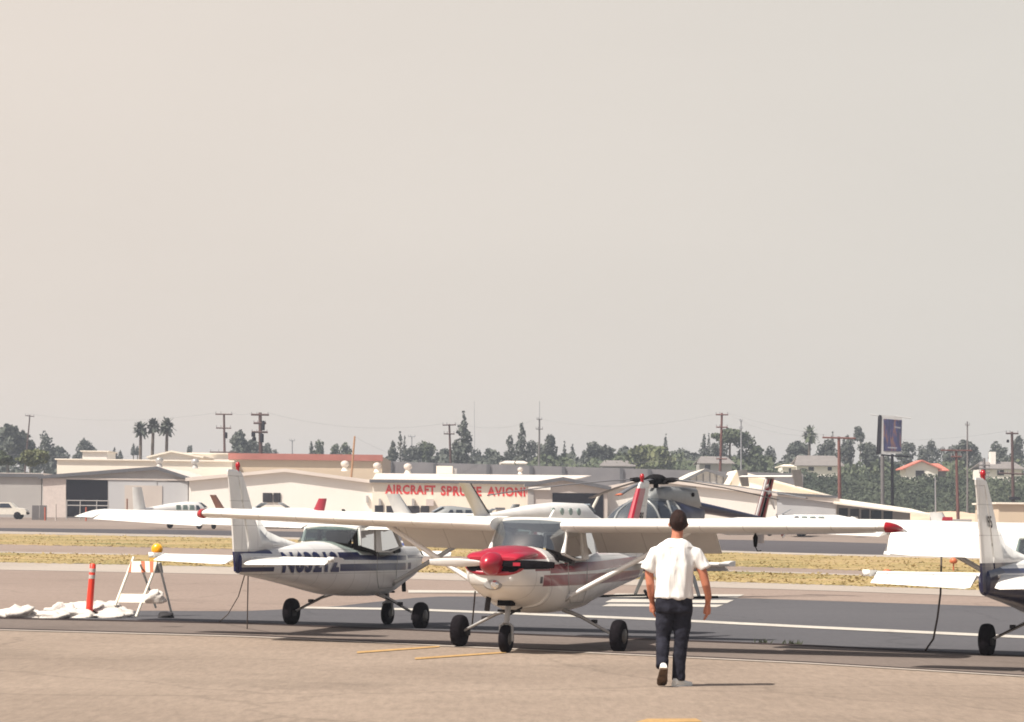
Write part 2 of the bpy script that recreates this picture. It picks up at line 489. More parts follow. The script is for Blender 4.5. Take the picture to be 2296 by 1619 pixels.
def line_at(pl, x):
    if x <= pl[0][0]: a, b = pl[0], pl[1]
    elif x >= pl[-1][0]: a, b = pl[-2], pl[-1]
    else:
        for a, b in zip(pl, pl[1:]):
            if x <= b[0]: break
    return a[1] + (b[1] - a[1]) * (x - a[0]) / (b[0] - a[0])
def band(name, far, near, m, lift, x0=-500, x1=2800, nx=24, ny=6, kind='structure', jit=0.0, **props):
    rj = random.Random(name)
    mb = MB()
    vs = []
    for i in range(nx + 1):
        x = x0 + (x1 - x0) * i / nx
        A = G(x, line_at(far, x) + rj.uniform(-jit, jit)); B = G(x, line_at(near, x) + rj.uniform(-jit, jit) * 1.3)
        for j in range(ny + 1):
            p = A.lerp(B, j / ny)
            vs.append((p.x, p.y, terr(p.y) + lift))
    fs = [(i * (ny + 1) + j, (i + 1) * (ny + 1) + j, (i + 1) * (ny + 1) + j + 1, i * (ny + 1) + j + 1) for i in range(nx) for j in range(ny)]
    mb.add(vs, fs)
    o = mb.build(name, m, kind=kind, **props)
    return o

# band edges, survey x,y
E_run_far = [(0, 1184), (553, 1190), (1821, 1214), (2295, 1228)]
E_run_near = [(0, 1191.5), (553, 1202), (1821, 1241), (2295, 1252)]
E_pale_near = [(0, 1197), (553, 1207), (1821, 1245), (2295, 1257)]
E_g1_near = [(0, 1221), (553, 1232), (1821, 1276), (2295, 1293)]
E_road_near = [(0, 1239), (553, 1249), (1821, 1286), (2295, 1304)]
E_g2_near = [(0, 1261), (553, 1272), (1821, 1311), (2295, 1327)]
E_conc_near = [(0, 1278), (553, 1289), (1821, 1324), (2295, 1341)]
E_line1 = [(0, 1387), (553, 1399), (1208, 1425), (1821, 1449), (2295, 1473)]
E_line2 = [(0, 1412), (553, 1427), (1208, 1458), (1821, 1488), (2295, 1517)]
def off(pl, d): return [(x, y + d) for x, y in pl]
band('runway', E_run_far, E_run_near, 'runway', 0.012, ny=10)
band('runway_edge_path', E_run_near, E_pale_near, 'concrete', 0.012)
band('dry_grass_verge', E_pale_near, E_g1_near, 'grass', 0.016, ny=8, nx=420, jit=.9)
band('service_road', E_g1_near, E_road_near, 'shoulder', 0.012, ny=6)
band('dry_grass_strip', E_road_near, E_g2_near, 'grass', 0.016, ny=6, nx=420, jit=.9)
band('road_edge_line', off(E_road_near, -1.5), off(E_road_near, 1.0), 'concrete', 0.020, x0=-500, x1=300)
band('road_edge_line', off(E_road_near, -1.0), off(E_road_near, 1.5), 'concrete', 0.020, x0=1600, x1=2400)
band('concrete_gutter', E_g2_near, E_conc_near, 'concrete', 0.012)
band('taxiway_shoulder', E_conc_near, off(E_line1, -4), 'shoulder', 0.004)
# darker taxiway surface
E_tx_far = [(0, 1352), (553, 1352), (746, 1361), (832, 1351), (960, 1338), (1300, 1338), (1668, 1342), (1821, 1347), (2295, 1362)]
band('taxiway', [(0, 1369), (553, 1371)] + E_tx_far[2:], off(E_line1, -1), 'taxi', 0.008, nx=60)
band('apron_strip', off(E_line1, -1), E_line2, 'midapron', 0.008, nx=30)
band('apron', E_line2, [(0, 1750), (2295, 1750)], 'apron', 0.008, nx=20, ny=10)
band('tar_joint', off(E_line1, -1.3), off(E_line1, 1.3), 'dark_line', 0.016, nx=40, ny=1)  # thin dark strip following the ground line
band('tar_joint', off(E_line2, -1.8), off(E_line2, 0.4), 'dark_line', 0.016, nx=40, ny=1)
band('apron_edge_line', off(E_line2, 0.6), off(E_line2, 3.0), 'concrete', 0.016, nx=40, ny=1)
# white taxi lines
band('white_taxi_line', [(640, 1361), (908, 1365), (1461, 1387), (1821, 1405), (2295, 1427)], [(640, 1365), (908, 1369.5), (1461, 1392), (1821, 1410.5), (2295, 1433)], 'whitemark', 0.016, x0=660, x1=2600, nx=40, ny=1)
band('white_taxi_line', [(900, 1324), (1140, 1326)], [(900, 1330), (1140, 1331)], 'whitemark', 0.016, x0=915, x1=1345, nx=10, ny=1)
for (xa, xb, yf, yn) in ((1380, 1668, 1333, 1340.5), (1372, 1645, 1345.5, 1352.5), (1365, 1622, 1356, 1361.5)):
    mb = MB()
    vs = []
    for x, y in ((xa, yf - 1), (xb, yf + 1), (xb - 16, yn + 1), (xa - 16, yn - 1)):
        p = G(x, y); vs.append((p.x, p.y, 0.016))
    mb.add(vs, [(0, 1, 2, 3)]); mb.build('white_bar_marking', 'whitemark', kind='structure')
# worn yellow parking lines on the apron
for q in (((800, 1463), (985, 1450), (985, 1453), (800, 1467)), ((930, 1477), (1135, 1463), (1135, 1466), (930, 1481)), ((1450, 1615), (1560, 1614.5), (1575, 1622), (1420, 1624))):
    vs = [G(*p) for p in q]
    MB().add([(p.x, p.y, 0.016) for p in vs], [(0, 1, 2, 3)]).build('yellow_parking_line', 'yellowmark', kind='structure')
# dry tufts standing in the two grass strips
def tufts():
    g = random.Random(21); mb = MB()
    for (fa, ne, n_) in ((E_pale_near, E_g1_near, 2600), (E_road_near, E_g2_near, 3000)):
        for i in range(n_):
            x = g.uniform(-20, 2320); t = g.random()
            y = line_at(fa, x) * (1 - t) + line_at(ne, x) * t
            c = G(x, y); z = terr(c.y)
            h = g.uniform(.02, .07) * (1.6 if g.random() < .1 else 1)
            for k in range(2):
                dx, dy, w = g.uniform(-.25, .25), g.uniform(-.4, .4), g.uniform(.04, .10)
                mb.add([(c.x + dx - w, c.y + dy, z), (c.x + dx + w, c.y + dy, z), (c.x + dx + g.uniform(-.1, .1), c.y + dy + g.uniform(-.05, .05), z + h)], [(0, 1, 2)])
    mb.build('grass_tufts', 'tuft', kind='stuff')
M['tuft'] = mat('dry_tuft', (.29, .23, .10), .95, var=.3, scale=.6, col2=(.47, .36, .19), spec=.05)
tufts()
#@@PLANE
# ------------------------------------------------------------------ high wing trainer
FUS = [  # y, half width, zb, zt
    (0.98, .50, .60, 1.43), (0.78, .525, .55, 1.43), (0.58, .54, .52, 1.34), (0.40, .545, .51, 1.27), (0.0, .55, .51, 1.25), (-0.5, .54, .52, 1.27),
    (-0.95, .52, .54, 1.34), (-1.35, .48, .57, 1.42), (-1.8, .42, .62, 1.41), (-2.6, .32, .72, 1.36), (-3.4, .22, .81, 1.31),
    (-4.1, .13, .88, 1.27), (-4.55, .075, .93, 1.24)]
def naca(xc, t=0.12, m_=0.02, p=0.4):
    yt = 5 * t * (0.2969 * math.sqrt(max(xc, 0)) - 0.1260 * xc - 0.3516 * xc ** 2 + 0.2843 * xc ** 3 - 0.1030 * xc ** 4)
    yc = m_ / p ** 2 * (2 * p * xc - xc ** 2) if xc < p else m_ / (1 - p) ** 2 * (1 - 2 * p + 2 * p * xc - xc ** 2)
    return yc + yt, yc - yt
def foil_ring(x, yle, zle, chord, a=0.0, b=1.0, inc=0.0, t=0.12, n=12):
    """aerofoil slice at span x, from chord fraction a to b; y forward, incidence inc (TE lower)"""
    fr = [a + (b - a) * (1 - math.cos(PI * i / n)) / 2 for i in range(n + 1)]
    up = [(f, naca(f, t)[0]) for f in fr]; lo = [(f, naca(f, t)[1]) for f in fr[::-1]]
    if a == 0: lo = lo[:-1]
    if True: lo = lo[1:] if b == 1 else lo
    pts = []
    for f, h in up + lo:
        yy = -f * chord; zz = h * chord
        y2 = yy * math.cos(inc) - zz * math.sin(inc) * 0; z2 = zz + yy * math.sin(inc)
        pts.append((x, yle + y2, zle + z2))
    return pts

def trainer(label, loc, rz, scheme, reg, fin_no, flaps, tilt=0.0, inc=R_(3.0), wz=1.71, redtips=True, ts=1.0, fk=1.0):
    n_before = len(COL.objects)
    T = thing('light_aeroplane', label, 'aeroplane', loc, rz, 'high wing trainers parked on the apron')
    T.rotation_euler = (0, tilt, rz)
    body, trim = scheme['paint'], scheme['trim']
    # fuselage
    mb = MB()
    mb.loft([sup(hw, zb, zt, y, e=2.9 if y > -1.2 else 2.4) for (y, hw, zb, zt) in FUS])
    mb.build('fuselage', body, T)
    # cowl
    cw = [(.975, .497, .605, 1.435), (1.3, .475, .66, 1.435), (1.6, .45, .74, 1.415), (1.78, .42, .81, 1.375), (1.88, .35, .88, 1.33), (1.905, .28, .94, 1.29)]
    mb = MB(); mb.loft([sup(hw, zb, zt, y, e=2.45) for (y, hw, zb, zt) in cw]); mb.build('engine_cowl', scheme['cowl'], T)
    ck = [(1.79, .425, 1.27, 1.395), (1.60, .457, 1.255, 1.425), (1.3, .482, 1.25, 1.445), (1.0, .505, 1.25, 1.447)]
    # nose bowl intakes with painted lips
    for s in (-1, 1):
        it = MB(); it.loft([sup(.12, 1.10, 1.26, 1.80, 16, 2.6), sup(.140, 1.09, 1.268, 1.925, 16, 2.6)])
        it.v = [(v[0] + s * .23, v[1], v[2]) for v in it.v]
        it.build('air_intake', 'black', T)
        if scheme.get('hump'):
            hp = MB(); hp.loft([sup(.13, 1.245, 1.285, 1.93, 14, 2), sup(.17, 1.24, 1.325, 1.89, 14, 2.2), sup(.20, 1.24, 1.355, 1.74, 14, 2.2), sup(.20, 1.24, 1.37, 1.5, 14, 2.2), sup(.18, 1.25, 1.37, 1.2, 14, 2.2), sup(.10, 1.28, 1.36, 1.0, 14, 2)])
            hp.v = [(v[0] + s * .21, v[1], v[2]) for v in hp.v]
            hp.build('cowl_cheek', scheme['lip'], T)
    lp = MB(); lp.tube([(.385 * math.sin(PI / 2 * k / 10), 1.912 - .075 * abs(math.sin(PI / 2 * k / 10)) ** 3, 1.075 + .085 * abs(math.sin(PI / 2 * k / 10)) ** 5) for k in range(-10, 11)], .034, 8)
    lp.build('intake_lip', scheme['lip'], T)
    mb = MB(); mb.lathe([(.075, 0), (.075, .035), (.060, .045)], 20, 'Y', (0.0, 1.862, .925)); mb.v = [(v[0] * 1.75, v[1], v[2]) for v in mb.v]; mb.build('landing_light_recess', 'greymetal', T)
    ll = MB(); ll.lathe([(.062, 0), (.058, .03), (.03, .045)], 16, 'Y', (0.0, 1.897, .925)); ll.v = [(v[0] - .03, v[1], v[2]) for v in ll.v]; ll.build('landing_light', 'lens', T)
    # cooling slot and door panel on left (image right) side of cowl
    # exhaust
    ex = MB(); ex.tube([(.17, 1.55, .80), (.19, 1.55, .66), (.21, 1.52, .57)], .038, 10); ex.build('exhaust_pipe', 'dark', T)
    oc = MB(); oc.box((-.02, 1.40, .67), (.20, .16, .07)); oc.build('cowl_outlet', 'black', T)
    # spinner
    sp = MB(); sp.lathe([(.155, 1.905), (.155, 1.98), (.135, 2.06), (.09, 2.14), (.035, 2.185), (.005, 2.19)], 22, 'Y', (0, 0, 1.20))
    sp.build('spinner', scheme['spin'], T)
    for s in (-1, 1):
        pb = MB(); rings = []
        for r, c, tw in ((.12, .07, 42), (.25, .10, 30), (.45, .118, 22), (.70, .105, 18), (.85, .085, 15), (.874, .078, 15)):
            a = R_(tw) * 1
            rg = []
            for k in range(10):
                q = 2 * PI * k / 10
                u, w = math.cos(q) * c / 2, math.sin(q) * .010
                rg.append((s * r, 1.955 + (-w * math.cos(a) + u * math.sin(a)) , 1.20 + s * (u * math.cos(a) + w * math.sin(a))))
            rings.append(rg)
        pb.loft(rings)
        pb.build('propeller_blade', 'prop_shade' if s < 0 else 'white', T)  # light and shade put into colour: lit blade white, shaded blade black
    # windshield (curved)
    def ws(u, v):
        x = (u - .5) * 2
        base = Vector((x * .53, .90 - .34 * abs(x) ** 2.2, 1.43 - .10 * abs(x) ** 3))
        top = Vector((x * .47, .44 - .12 * abs(x) ** 2.2, 1.785 - .03 * x * x))
        p = base.lerp(top, v); bulge = .045 * math.sin(PI * v)
        return p + Vector((0, bulge * .7, bulge * .7))
    mb = MB(); mb.grid(ws, 20, 8); mb.build('windshield', 'windshield', T)
    # coaming and instrument panel
    mb = MB(); mb.loft([sup(.46, 1.10, 1.38, .52, 16, 3), sup(.48, 1.05, 1.40, .74, 16, 3)]); mb.build('instrument_panel', 'dark', T)
    # roof between wings
    mb = MB(); mb.loft([sup(.44, 1.735, 1.79, .34, 20, 4), sup(.50, 1.66, 1.82, .15, 20, 4), sup(.50, 1.64, 1.815, -.3, 20, 4), sup(.49, 1.62, 1.76, -.75, 20, 4), sup(.46, 1.60, 1.66, -1.02, 20, 4)])
    mb.build('cabin_roof', 'wing_white', T)
    # pillars and side glass
    for s in (-1, 1):
        A, A2 = Vector((s * .535, .58, 1.33)), Vector((s * .48, .30, 1.70))
        B, B2 = Vector((s * .545, -.34, 1.25)), Vector((s * .50, -.34, 1.66))
        C, C2 = Vector((s * .51, -1.02, 1.35)), Vector((s * .47, -.98, 1.63))
        D = Vector((s * .40, -1.50, 1.40)); D2 = Vector((s * .43, -1.02, 1.63))
        mb = MB(); mb.tube([A, A2], .035, 8); mb.build('windshield_pillar', 'white', T)
        mb = MB(); mb.slab([B + Vector((0, .09, 0)), B2 + Vector((0, .09, 0)), B2 - Vector((0, .07, 0)), B - Vector((0, .13, 0))], (s * .02, 0, 0)); mb.build('door_pillar', 'white', T)
        mb = MB(); mb.tube([C, C2], .03, 8); mb.build('rear_pillar', 'white', T)
        for a, b, c, d, nm in ((A, A2, B2, B, 'door_window'), (B, B2, C2, C, 'side_window')):
            mb = MB(); mb.add([a, b, c, d], [(0, 1, 2, 3)]); mb.build(nm, 'window', T)
        sl = MB(); sl.tube([A, Vector((s * .548, .1, 1.25)), B], .018, 6); sl.build('window_sill', 'white', T)
        # door outline
        dl = MB(); x = s * .556
        dl.tube([(x - s * .004, .42, 1.22), (x, .36, .80), (x - s * .02, .25, .66), (x - s * .02, -.30, .66), (x, -.42, .85), (x - s * .004, -.42, 1.22)], .0045, 4)
        dl.build('door_seam', 'greymetal', T)
    # rear window (wraps round)
    def rw(u, v):
        x = (u - .5) * 2
        a = Vector((x * .47, -.98 - .05 * (1 - x * x), 1.63 + .02 * (1 - x * x)))
        b = Vector((x * .44, -1.38 - .28 * (1 - x * x), 1.38 + .04 * (1 - x * x)))
        return a.lerp(b, v)
    mb = MB(); mb.grid(rw, 10, 3); mb.build('rear_window', 'window', T)
    # seats
    for s in (-1, 1):
        mb = MB(); mb.box((s * .24, .06, 1.12), (.40, .42, .14)); mb.box((s * .24, -.18, 1.34), (.40, .12, .46), Matrix.Rotation(R_(12), 3, 'X')); mb.build('seat', 'seat', T)
    # wings
    yle0, c0, c1, xk, xt = .66, 1.63, 1.13, 2.6, 4.85
    def sect(x):
        ax = abs(x)
        dih = math.tan(R_(1.0)) * (ax - .5)
        if ax <= xk: return yle0, c0, wz + dih
        t = (ax - xk) / (xt - xk)
        return yle0 - .12 * t, c0 + (c1 - c0) * t, wz + dih
    for s in (-1, 1):
        w = MB()
        st = [(.505, .72), (1.5, .72), (2.38, .72)]
        w.loft([foil_ring(s * x, *[sect(x)[0], sect(x)[2], sect(x)[1]], 0, b, inc) for x, b in st])
        st = [(2.382, .76), (2.6, .76), (3.6, .76), (4.6, .76)]
        w.loft([foil_ring(s * x, sect(x)[0], sect(x)[2], sect(x)[1], 0, b, inc) for x, b in st])
        w.loft([foil_ring(s * x, sect(x)[0], sect(x)[2], sect(x)[1], 0, 1, inc) for x in (4.602, 4.85)])
        w.build('wing', 'wing_white', T)
        # flap
        fl = MB(); rings = []
        for x in (.56, 2.36):
            yl, ch, z = sect(x)
            base = foil_ring(s * x, 0, 0, ch, .725, 1, 0)
            hy = -.725 * ch
            ca, sa = math.cos(flaps + inc), math.sin(flaps + inc)
            rg = []
            for (px, py, pz) in base:
                dy, dz = py - hy, pz
                rg.append((px, yl + hy * math.cos(inc) - .03 + dy * ca + dz * sa, z + hy * math.sin(inc) - .02 * (flaps > .1) + dy * sa + dz * ca))
            rings.append(rg)
        fl.loft(rings); fl.build('flap', 'wing_white', T)
        ai = MB(); rings = []
        for x in (2.40, 3.5, 4.58):
            yl, ch, z = sect(x)
            base = foil_ring(s * x, 0, 0, ch, .765, 1, 0)
            hy = -.765 * ch; dr = R_(5)
            ca, sa = math.cos(dr + inc), math.sin(dr + inc)
            rings.append([(px, yl + hy * math.cos(inc) + (py - hy) * ca + pz * sa, z + hy * math.sin(inc) + (py - hy) * sa + pz * ca) for (px, py, pz) in base])
        ai.loft(rings); ai.build('aileron', 'wing_white', T)
        # tip fairing: rounded, drooping
        tp = MB(); rings = []
        for x, sc, dz in ((4.852, 1, 0), (4.95, .93, -.005), (5.03, .78, -.02), (5.08, .5, -.045), (5.09, .2, -.06)):
            yl, ch, z = sect(4.85)
            rings.append(foil_ring(s * x, yl - (1 - sc) * ch * .55, z + dz, ch * sc, 0, 1, inc, t=.12 * (.5 + .5 * sc)))
        tp.loft(rings); tp.build('wing_tip', 'wing_white', T)
        if redtips:
            rt = MB(); rings = []
            for x, sc in ((4.93, .95), (4.98, .9), (5.05, .72), (5.10, .3)):
                yl, ch, z = sect(4.85)
                rings.append([(s * x, yl - (1 - sc) * ch * .5 + .02 - .16 * (1 - math.cos(q)) * sc * .8, z - .005 - (1 - sc) * .04 + .075 * math.sin(q) * sc) for q in [2 * PI * k / 12 for k in range(12)]])
            rt.loft(rings); rt.build('red_tip_cap', 'redlight', T)
        # strut
        stt = MB(); stt.tube([(s * .43, .36, .68), (s * 2.20, .16, wz - .045)], .052, 10, flat=.7)
        stt.build('wing_strut', 'white', T)
        fr = MB(); fr.tube([(s * .42, .36, .67), (s * .58, .345, .76)], [.10, .05], 10, flat=.5); fr.build('strut_fairing', 'greymetal', T)
        # tie-down ring
        # main gear
        g = MB()
        g.tube([(s * .36, .02, .56), (s * .62, .01, .47), (s * 1.05, 0, .25), (s * 1.10, 0, .225)], [.055, .042, .032, .03], 10, flat=.6)
        g.build('main_gear_leg', 'greymetal', T)
        bl = MB(); bl.tube([(s * .55, -.05, .50), (s * .98, -.05, .29)], .008, 6); bl.build('brake_line', 'black', T)
        st_ = MB(); st_.box((s * .80, -.02, .41), (.06, .10, .05)); st_.build('gear_step', 'dark', T)
        wh = MB(); wh.lathe([(.10, -.075), (.165, -.085), (.205, -.07), (.222, -.03), (.224, 0), (.222, .03), (.205, .07), (.165, .085), (.10, .075)], 26, 'X', (s * 1.16, 0, .222))
        w_ = wh.build('main_wheel', 'tyre', T)
        hb = MB(); hb.lathe([(.10, .0), (.10, .012), (.05, .03), (.03, .03)] if s > 0 else [(.03, -.03), (.05, -.03), (.10, -.012), (.10, 0)], 18, 'X', (s * 1.16 + s * .076, 0, .222)); hb.build('wheel_hub', 'hub', w_)
        bk = MB(); bk.box((s * 1.08, -.08, .20), (.06, .12, .09)); bk.build('brake_caliper', 'dark', w_)
    # nose gear
    ny = 1.33
    g = MB(); g.tube([(0, 1.25, .72), (0, ny - .02, .42)], [.042, .036], 12); g.tube([(0, ny - .02, .46), (0, ny, .34)], .025, 10)
    g.build('nose_strut', 'greymetal', T)
    g = MB(); g.tube([(0, ny - .015, .40), (-.0, ny - .01, .385)], .06, 12)
    for s in (-1, 1): g.tube([(s * .03, ny - .01, .39), (s * .085, ny, .37), (s * .085, ny, .16)], .02, 8)
    g.build('nose_fork', 'greymetal', T)
    g = MB(); g.tube([(0, 1.18, .66), (0, ny - .09, .50), (0, ny - .03, .42)], .014, 6); g.tube([(-.10, 1.0, .60), (0, ny - .04, .50)], .014, 6); g.tube([(.10, 1.0, .60), (0, ny - .04, .50)], .014, 6)
    g.tube([(-.16, ny - .1, .56), (.16, ny - .1, .56)], .02, 6)
    g.build('steering_links', 'dark', T)
    wh = MB(); wh.lathe([(.09, -.055), (.14, -.062), (.175, -.05), (.19, -.02), (.19, .02), (.175, .05), (.14, .062), (.09, .055)], 24, 'X', (0, ny, .19))
    w_ = wh.build('nose_wheel', 'tyre', T)
    for s in (-1, 1):
        hb = MB(); hb.lathe([(.085, s * .056), (.06, s * .068), (.02, s * .072)], 16, 'X', (0, ny, .19)); hb.build('wheel_hub', 'hub', w_)
    # vertical tail
    tail = scheme['tailpaint']
    def fin_slab(pts_th, blunt=False):
        rings = []
        for (z, yl, yt_, th) in pts_th:
            ch = yl - yt_
            rings.append([(u * th, yl - f * ch, z) for f, u in (((0, .75), (.02, 1), (.3, 1), (.8, .7), (1, .3), (1, -.3), (.8, -.7), (.3, -1), (.02, -1), (0, -.75)) if blunt else ((0, 0), (.06, .6), (.2, .9), (.8, 1), (1, 1), (1, -1), (.8, -1), (.2, -.9), (.06, -.6)))])
        return rings
    mb = MB(); mb.loft(fin_slab([(1.20, -3.55, -4.24, .05), (1.40, -3.73, -4.27, .05), (1.8, -4.03, -4.42, .045), (2.2, -4.32, -4.57, .035), (2.44, -4.50, -4.68, .025), (2.47, -4.56, -4.68, .012)]), smooth=False)
    mb.build('fin', tail, T)
    # dorsal fillet
    mb = MB(); mb.loft([[(u * .03, -2.35, 1.36 + h) for u, h in ((-1, 0), (0, .02), (1, 0), (0, -.05))],
                        [(u * .045, -3.0, 1.33 + h) for u, h in ((-1, 0), (0, .14), (1, 0), (0, -.05))],
                        [(u * .05, -3.52, 1.31 + h) for u, h in ((-1, 0), (0, .26), (1, 0), (0, -.05))],
                        [(u * .05, -3.90, 1.30 + h) for u, h in ((-1, 0), (0, .52), (1, 0), (0, -.05))]])
    mb.build('dorsal_fillet', tail, T)
    mb = MB(); mb.loft(fin_slab([(.93, -4.34, -4.52, .03), (.97, -4.30, -4.66, .045), (1.25, -4.28, -4.72, .045), (1.5, -4.36, -4.76, .04), (1.8, -4.445, -4.82, .035), (2.2, -4.595, -4.92, .028), (2.38, -4.66, -4.97, .025), (2.385, -4.66, -4.97, .02)], True), smooth=False)
    mb.build('rudder', tail, T)
    mb = MB(); mb.loft(fin_slab([(2.388, -4.63, -4.99, .026), (2.46, -4.64, -5.0, .024), (2.49, -4.68, -4.97, .008)], True), smooth=False); mb.build('rudder_cap', tail, T)
    mb = MB(); mb.lathe([(.026, 2.46), (.026, 2.52), (.036, 2.53), (.036, 2.565), (.022, 2.60), (.005, 2.605)], 14, 'Z', (0, -4.64, 0)); mb.build('beacon_light', 'redlight', T)
    # stabiliser
    for s in (-1, 1):
        st_ = MB(); st_.loft([[(s * x, yl - f * ch, 1.16 + h) for f, h in ((0, 0), (.15, .03), (.6, .035), (1, .02), (1, -.02), (.6, -.03), (.15, -.03))] for x, yl, ch in ((.05, -3.68, .62), (1.42, -3.86, .40), (1.45, -3.90, .36))])
        st_.build('stabiliser', 'wing_white', T)
        dr = scheme.get('elev', R_(20)); ca, sa = math.cos(dr), math.sin(dr)
        el = MB(); rings = []
        for x, y0, ch in ((.15, -4.31, .36), (.22, -4.31, .40), (1.42, -4.27, .28), (1.43, -4.27, .28)):
            rings.append([(s * x, y0 - f * ch * ca, 1.16 - f * ch * sa + h) for f, h in ((0, .02), (.5, .018), (1, .004), (1, -.004), (.5, -.015), (0, -.02))])
        el.loft(rings); el.build('elevator', 'wing_white', T)
        eh = MB(); eh.loft([[(s * x, yl - f * ch, 1.165 + h - .06 * f * 0) for f, h in ((0, 0), (.2, .03), (.6, .045), (1, .05), (1, -.03), (.6, -.03), (.2, -.03))] for x, yl, ch in ((1.455, -3.88, .62), (1.52, -3.98, .55), (1.55, -4.08, .40))])
        eh.build('elevator_horn', 'white', T)
    mb = MB(); mb.loft([sup(.073, .935, 1.235, -4.552, 16), sup(.03, 1.0, 1.2, -4.60, 16)]); mb.build('tail_cone', tail, T)
    # antenna fins
    an = MB(); an.slab([(.012, -.35, 1.80), (.012, -.55, 1.80), (.012, -.62, 1.93), (.012, -.56, 1.93)], (-.024, 0, 0)); an.build('antenna', 'black' if not scheme.get('hump') else 'white', T)
    # registration on both sides
    if reg:
        for s in (-1, 1):
            def fn(u, v, s=s):
                y = (-3.40 + 1.70 * u) if s > 0 else (-1.70 - 1.70 * u)
                z = .93 + .335 * v
                hw, zb, zt = interp([(r[0], r[1], r[2], r[3]) for r in FUS], y)
                zc = (zb + zt) / 2; h = abs(z - zc) / ((zt - zb) / 2)
                x = hw * max(0.0, 1 - min(.98, h) ** 2.4) ** (1 / 2.4)
                return (s * (x + .012), y, z)
            text_fit(reg, fn, .05).build('registration_lettering', trim, T)
    if fin_no:
        for s in (-1, 1):
            def fn(u, v, s=s):
                z = 1.80 + .17 * v
                y = -4.36 + (-.16 + .20 * u) * 1.0 if s > 0 else -4.36 + (.04 - .20 * u)
                y -= (z - 1.80) * .42 + .03
                return (s * .047, y, z)
            text_fit(fin_no, fn, .02).build('fin_number', 'dark', T)
    # fit of the rear fuselage: length and fin height of this airframe
    seen = set()
    for o in list(COL.objects)[n_before:]:
        me = o.data
        if me is None or o.name.startswith(('seat', 'cabin')): continue
        if me.name in seen: continue
        seen.add(me.name)
        for v in me.vertices:
            if v.co.y < -1.1:
                if v.co.z > 1.35 and v.co.y < -2.5: v.co.z = 1.35 + (v.co.z - 1.35) * fk
                v.co.y = -1.1 + (v.co.y + 1.1) * ts
    return T

def wing_paint():
    m = M['wing_white']; n, l = m.node_tree.nodes, m.node_tree.links; b = n['Principled BSDF']
    src = b.inputs['Base Color'].links[0].from_socket
    tc = n.new('ShaderNodeTexCoord'); sp = n.new('ShaderNodeSeparateXYZ'); l.new(tc.outputs['Object'], sp.inputs[0])
    a = n.new('ShaderNodeMath'); a.operation = 'MULTIPLY_ADD'; l.new(sp.outputs['X'], a.inputs[0]); a.inputs[1].default_value = 1.7; a.inputs[2].default_value = 20.2
    f = n.new('ShaderNodeMath'); f.operation = 'FRACT'; l.new(a.outputs[0], f.inputs[0])
    c = n.new('ShaderNodeMath'); c.operation = 'LESS_THAN'; l.new(f.outputs[0], c.inputs[0]); c.inputs[1].default_value = .025
    d = n.new('ShaderNodeMath'); d.operation = 'MULTIPLY'; l.new(c.outputs[0], d.inputs[0]); d.inputs[1].default_value = .30
    mx = n.new('ShaderNodeMix'); mx.data_type = 'RGBA'; l.new(d.outputs[0], mx.inputs['Factor']); l.new(src, mx.inputs[6]); mx.inputs[7].default_value = (.2, .18, .16, 1)
    l.new(mx.outputs[2], b.inputs['Base Color'])
wing_paint()
M['prop_shade'] = mat('shaded_propeller_black', (0.005, 0.004, 0.005), 0.8, var=0.2, spec=.04)
BLUE = (0.006, 0.010, 0.075)
NAVY = (0.010, 0.012, 0.045)
REDC = (0.31, 0.010, 0.028)
DKRED = (0.20, 0.004, 0.014)
def scheme(name, c, lip, cowlc, n1, hump=False, tailz=1.26, cowltop=None, finle=None):
    st = [(1.185, 1.265, -9, -3.50, .012, c), (1.11, 1.19, -1.62, .90, .01, c), (1.185, 1.245, -1.62, -.9, .0, c),
          (.955, 1.025, -9, -3.50, .0, c), (.945, 1.06, -1.62, .86, .0, c)]
    if name == 'red':
        st = [(1.08, 1.20, -4.4, .98, .012, DKRED), (.90, 1.05, -4.4, .98, 0.0, DKRED)]
    if name == 'navy':
        st = [(.5, 1.10, -9, 3, -.012, NAVY), (1.19, 1.25, -9, 3, .0, (.03, .04, .12)), (.5, 1.32, -9, -4.02, 0, NAVY)]
    if name == 'blue':
        pass
    tail = list(st)
    if name == 'blue': tail = [(.5, 1.262, -9, -4.20, 0, c)] + [(1.19, 1.262, -4.3, -3.42, 0, c), (.955, 1.025, -4.3, -3.42, 0, c)]
    if name == 'navy': tail = [(.5, 1.32, -9, 3, -.0, NAVY)]
    if name == 'red': tail = [(.93, 1.19, -4.9, -3.6, 0, DKRED), (1.2, 2.36, -9, 3, 0, WHITE)]
    sc = dict(paint=stripe_paint(name + '_striped_body_paint', WHITE, st), tailpaint=stripe_paint(name + '_tail_paint', WHITE, tail), trim=mat(name + '_trim_paint', c, .35, var=.1, coat=.3),
              lip=lip, hump=hump, spin=lip)
    if name == 'red':
        cs = [(1.262, 2, -9, 9, 0, REDC), (1.105, 1.15, -9, 1.5, 0, DKRED), (1.13, 1.225, 1.02, 1.84, 0, (.012, .01, .012)), (.90, 1.05, -9, 1.22, 0, DKRED), (.94, 1.03, 1.24, 1.33, 0, (.02, .015, .02)), (1.13, 1.27, 1.86, 9, 0, (.012, .01, .012))]
    elif name == 'blue':
        cs = [(1.34, 1.385, -9, 9, 0, (.03, .06, .30)), (1.13, 1.185, -9, 9, 0, c), (.955, 1.06, -9, 1.15, 0, c)]
    else:
        cs = st
    sc['cowl'] = stripe_paint(name + '_cowl_paint', WHITE, cs)
    return sc
sch_red = scheme('red', REDC, 'red', None, 1, hump=True)
sch_blue = scheme('blue', BLUE, 'white', None, 1)
sch_navy = scheme('navy', NAVY, 'white', None, 1)
sch_navy['elev'] = R_(22); sch_blue['elev'] = R_(13)
def at_wheels(px, py):
    p = G(px, py); return (p.x, p.y, 0.0)
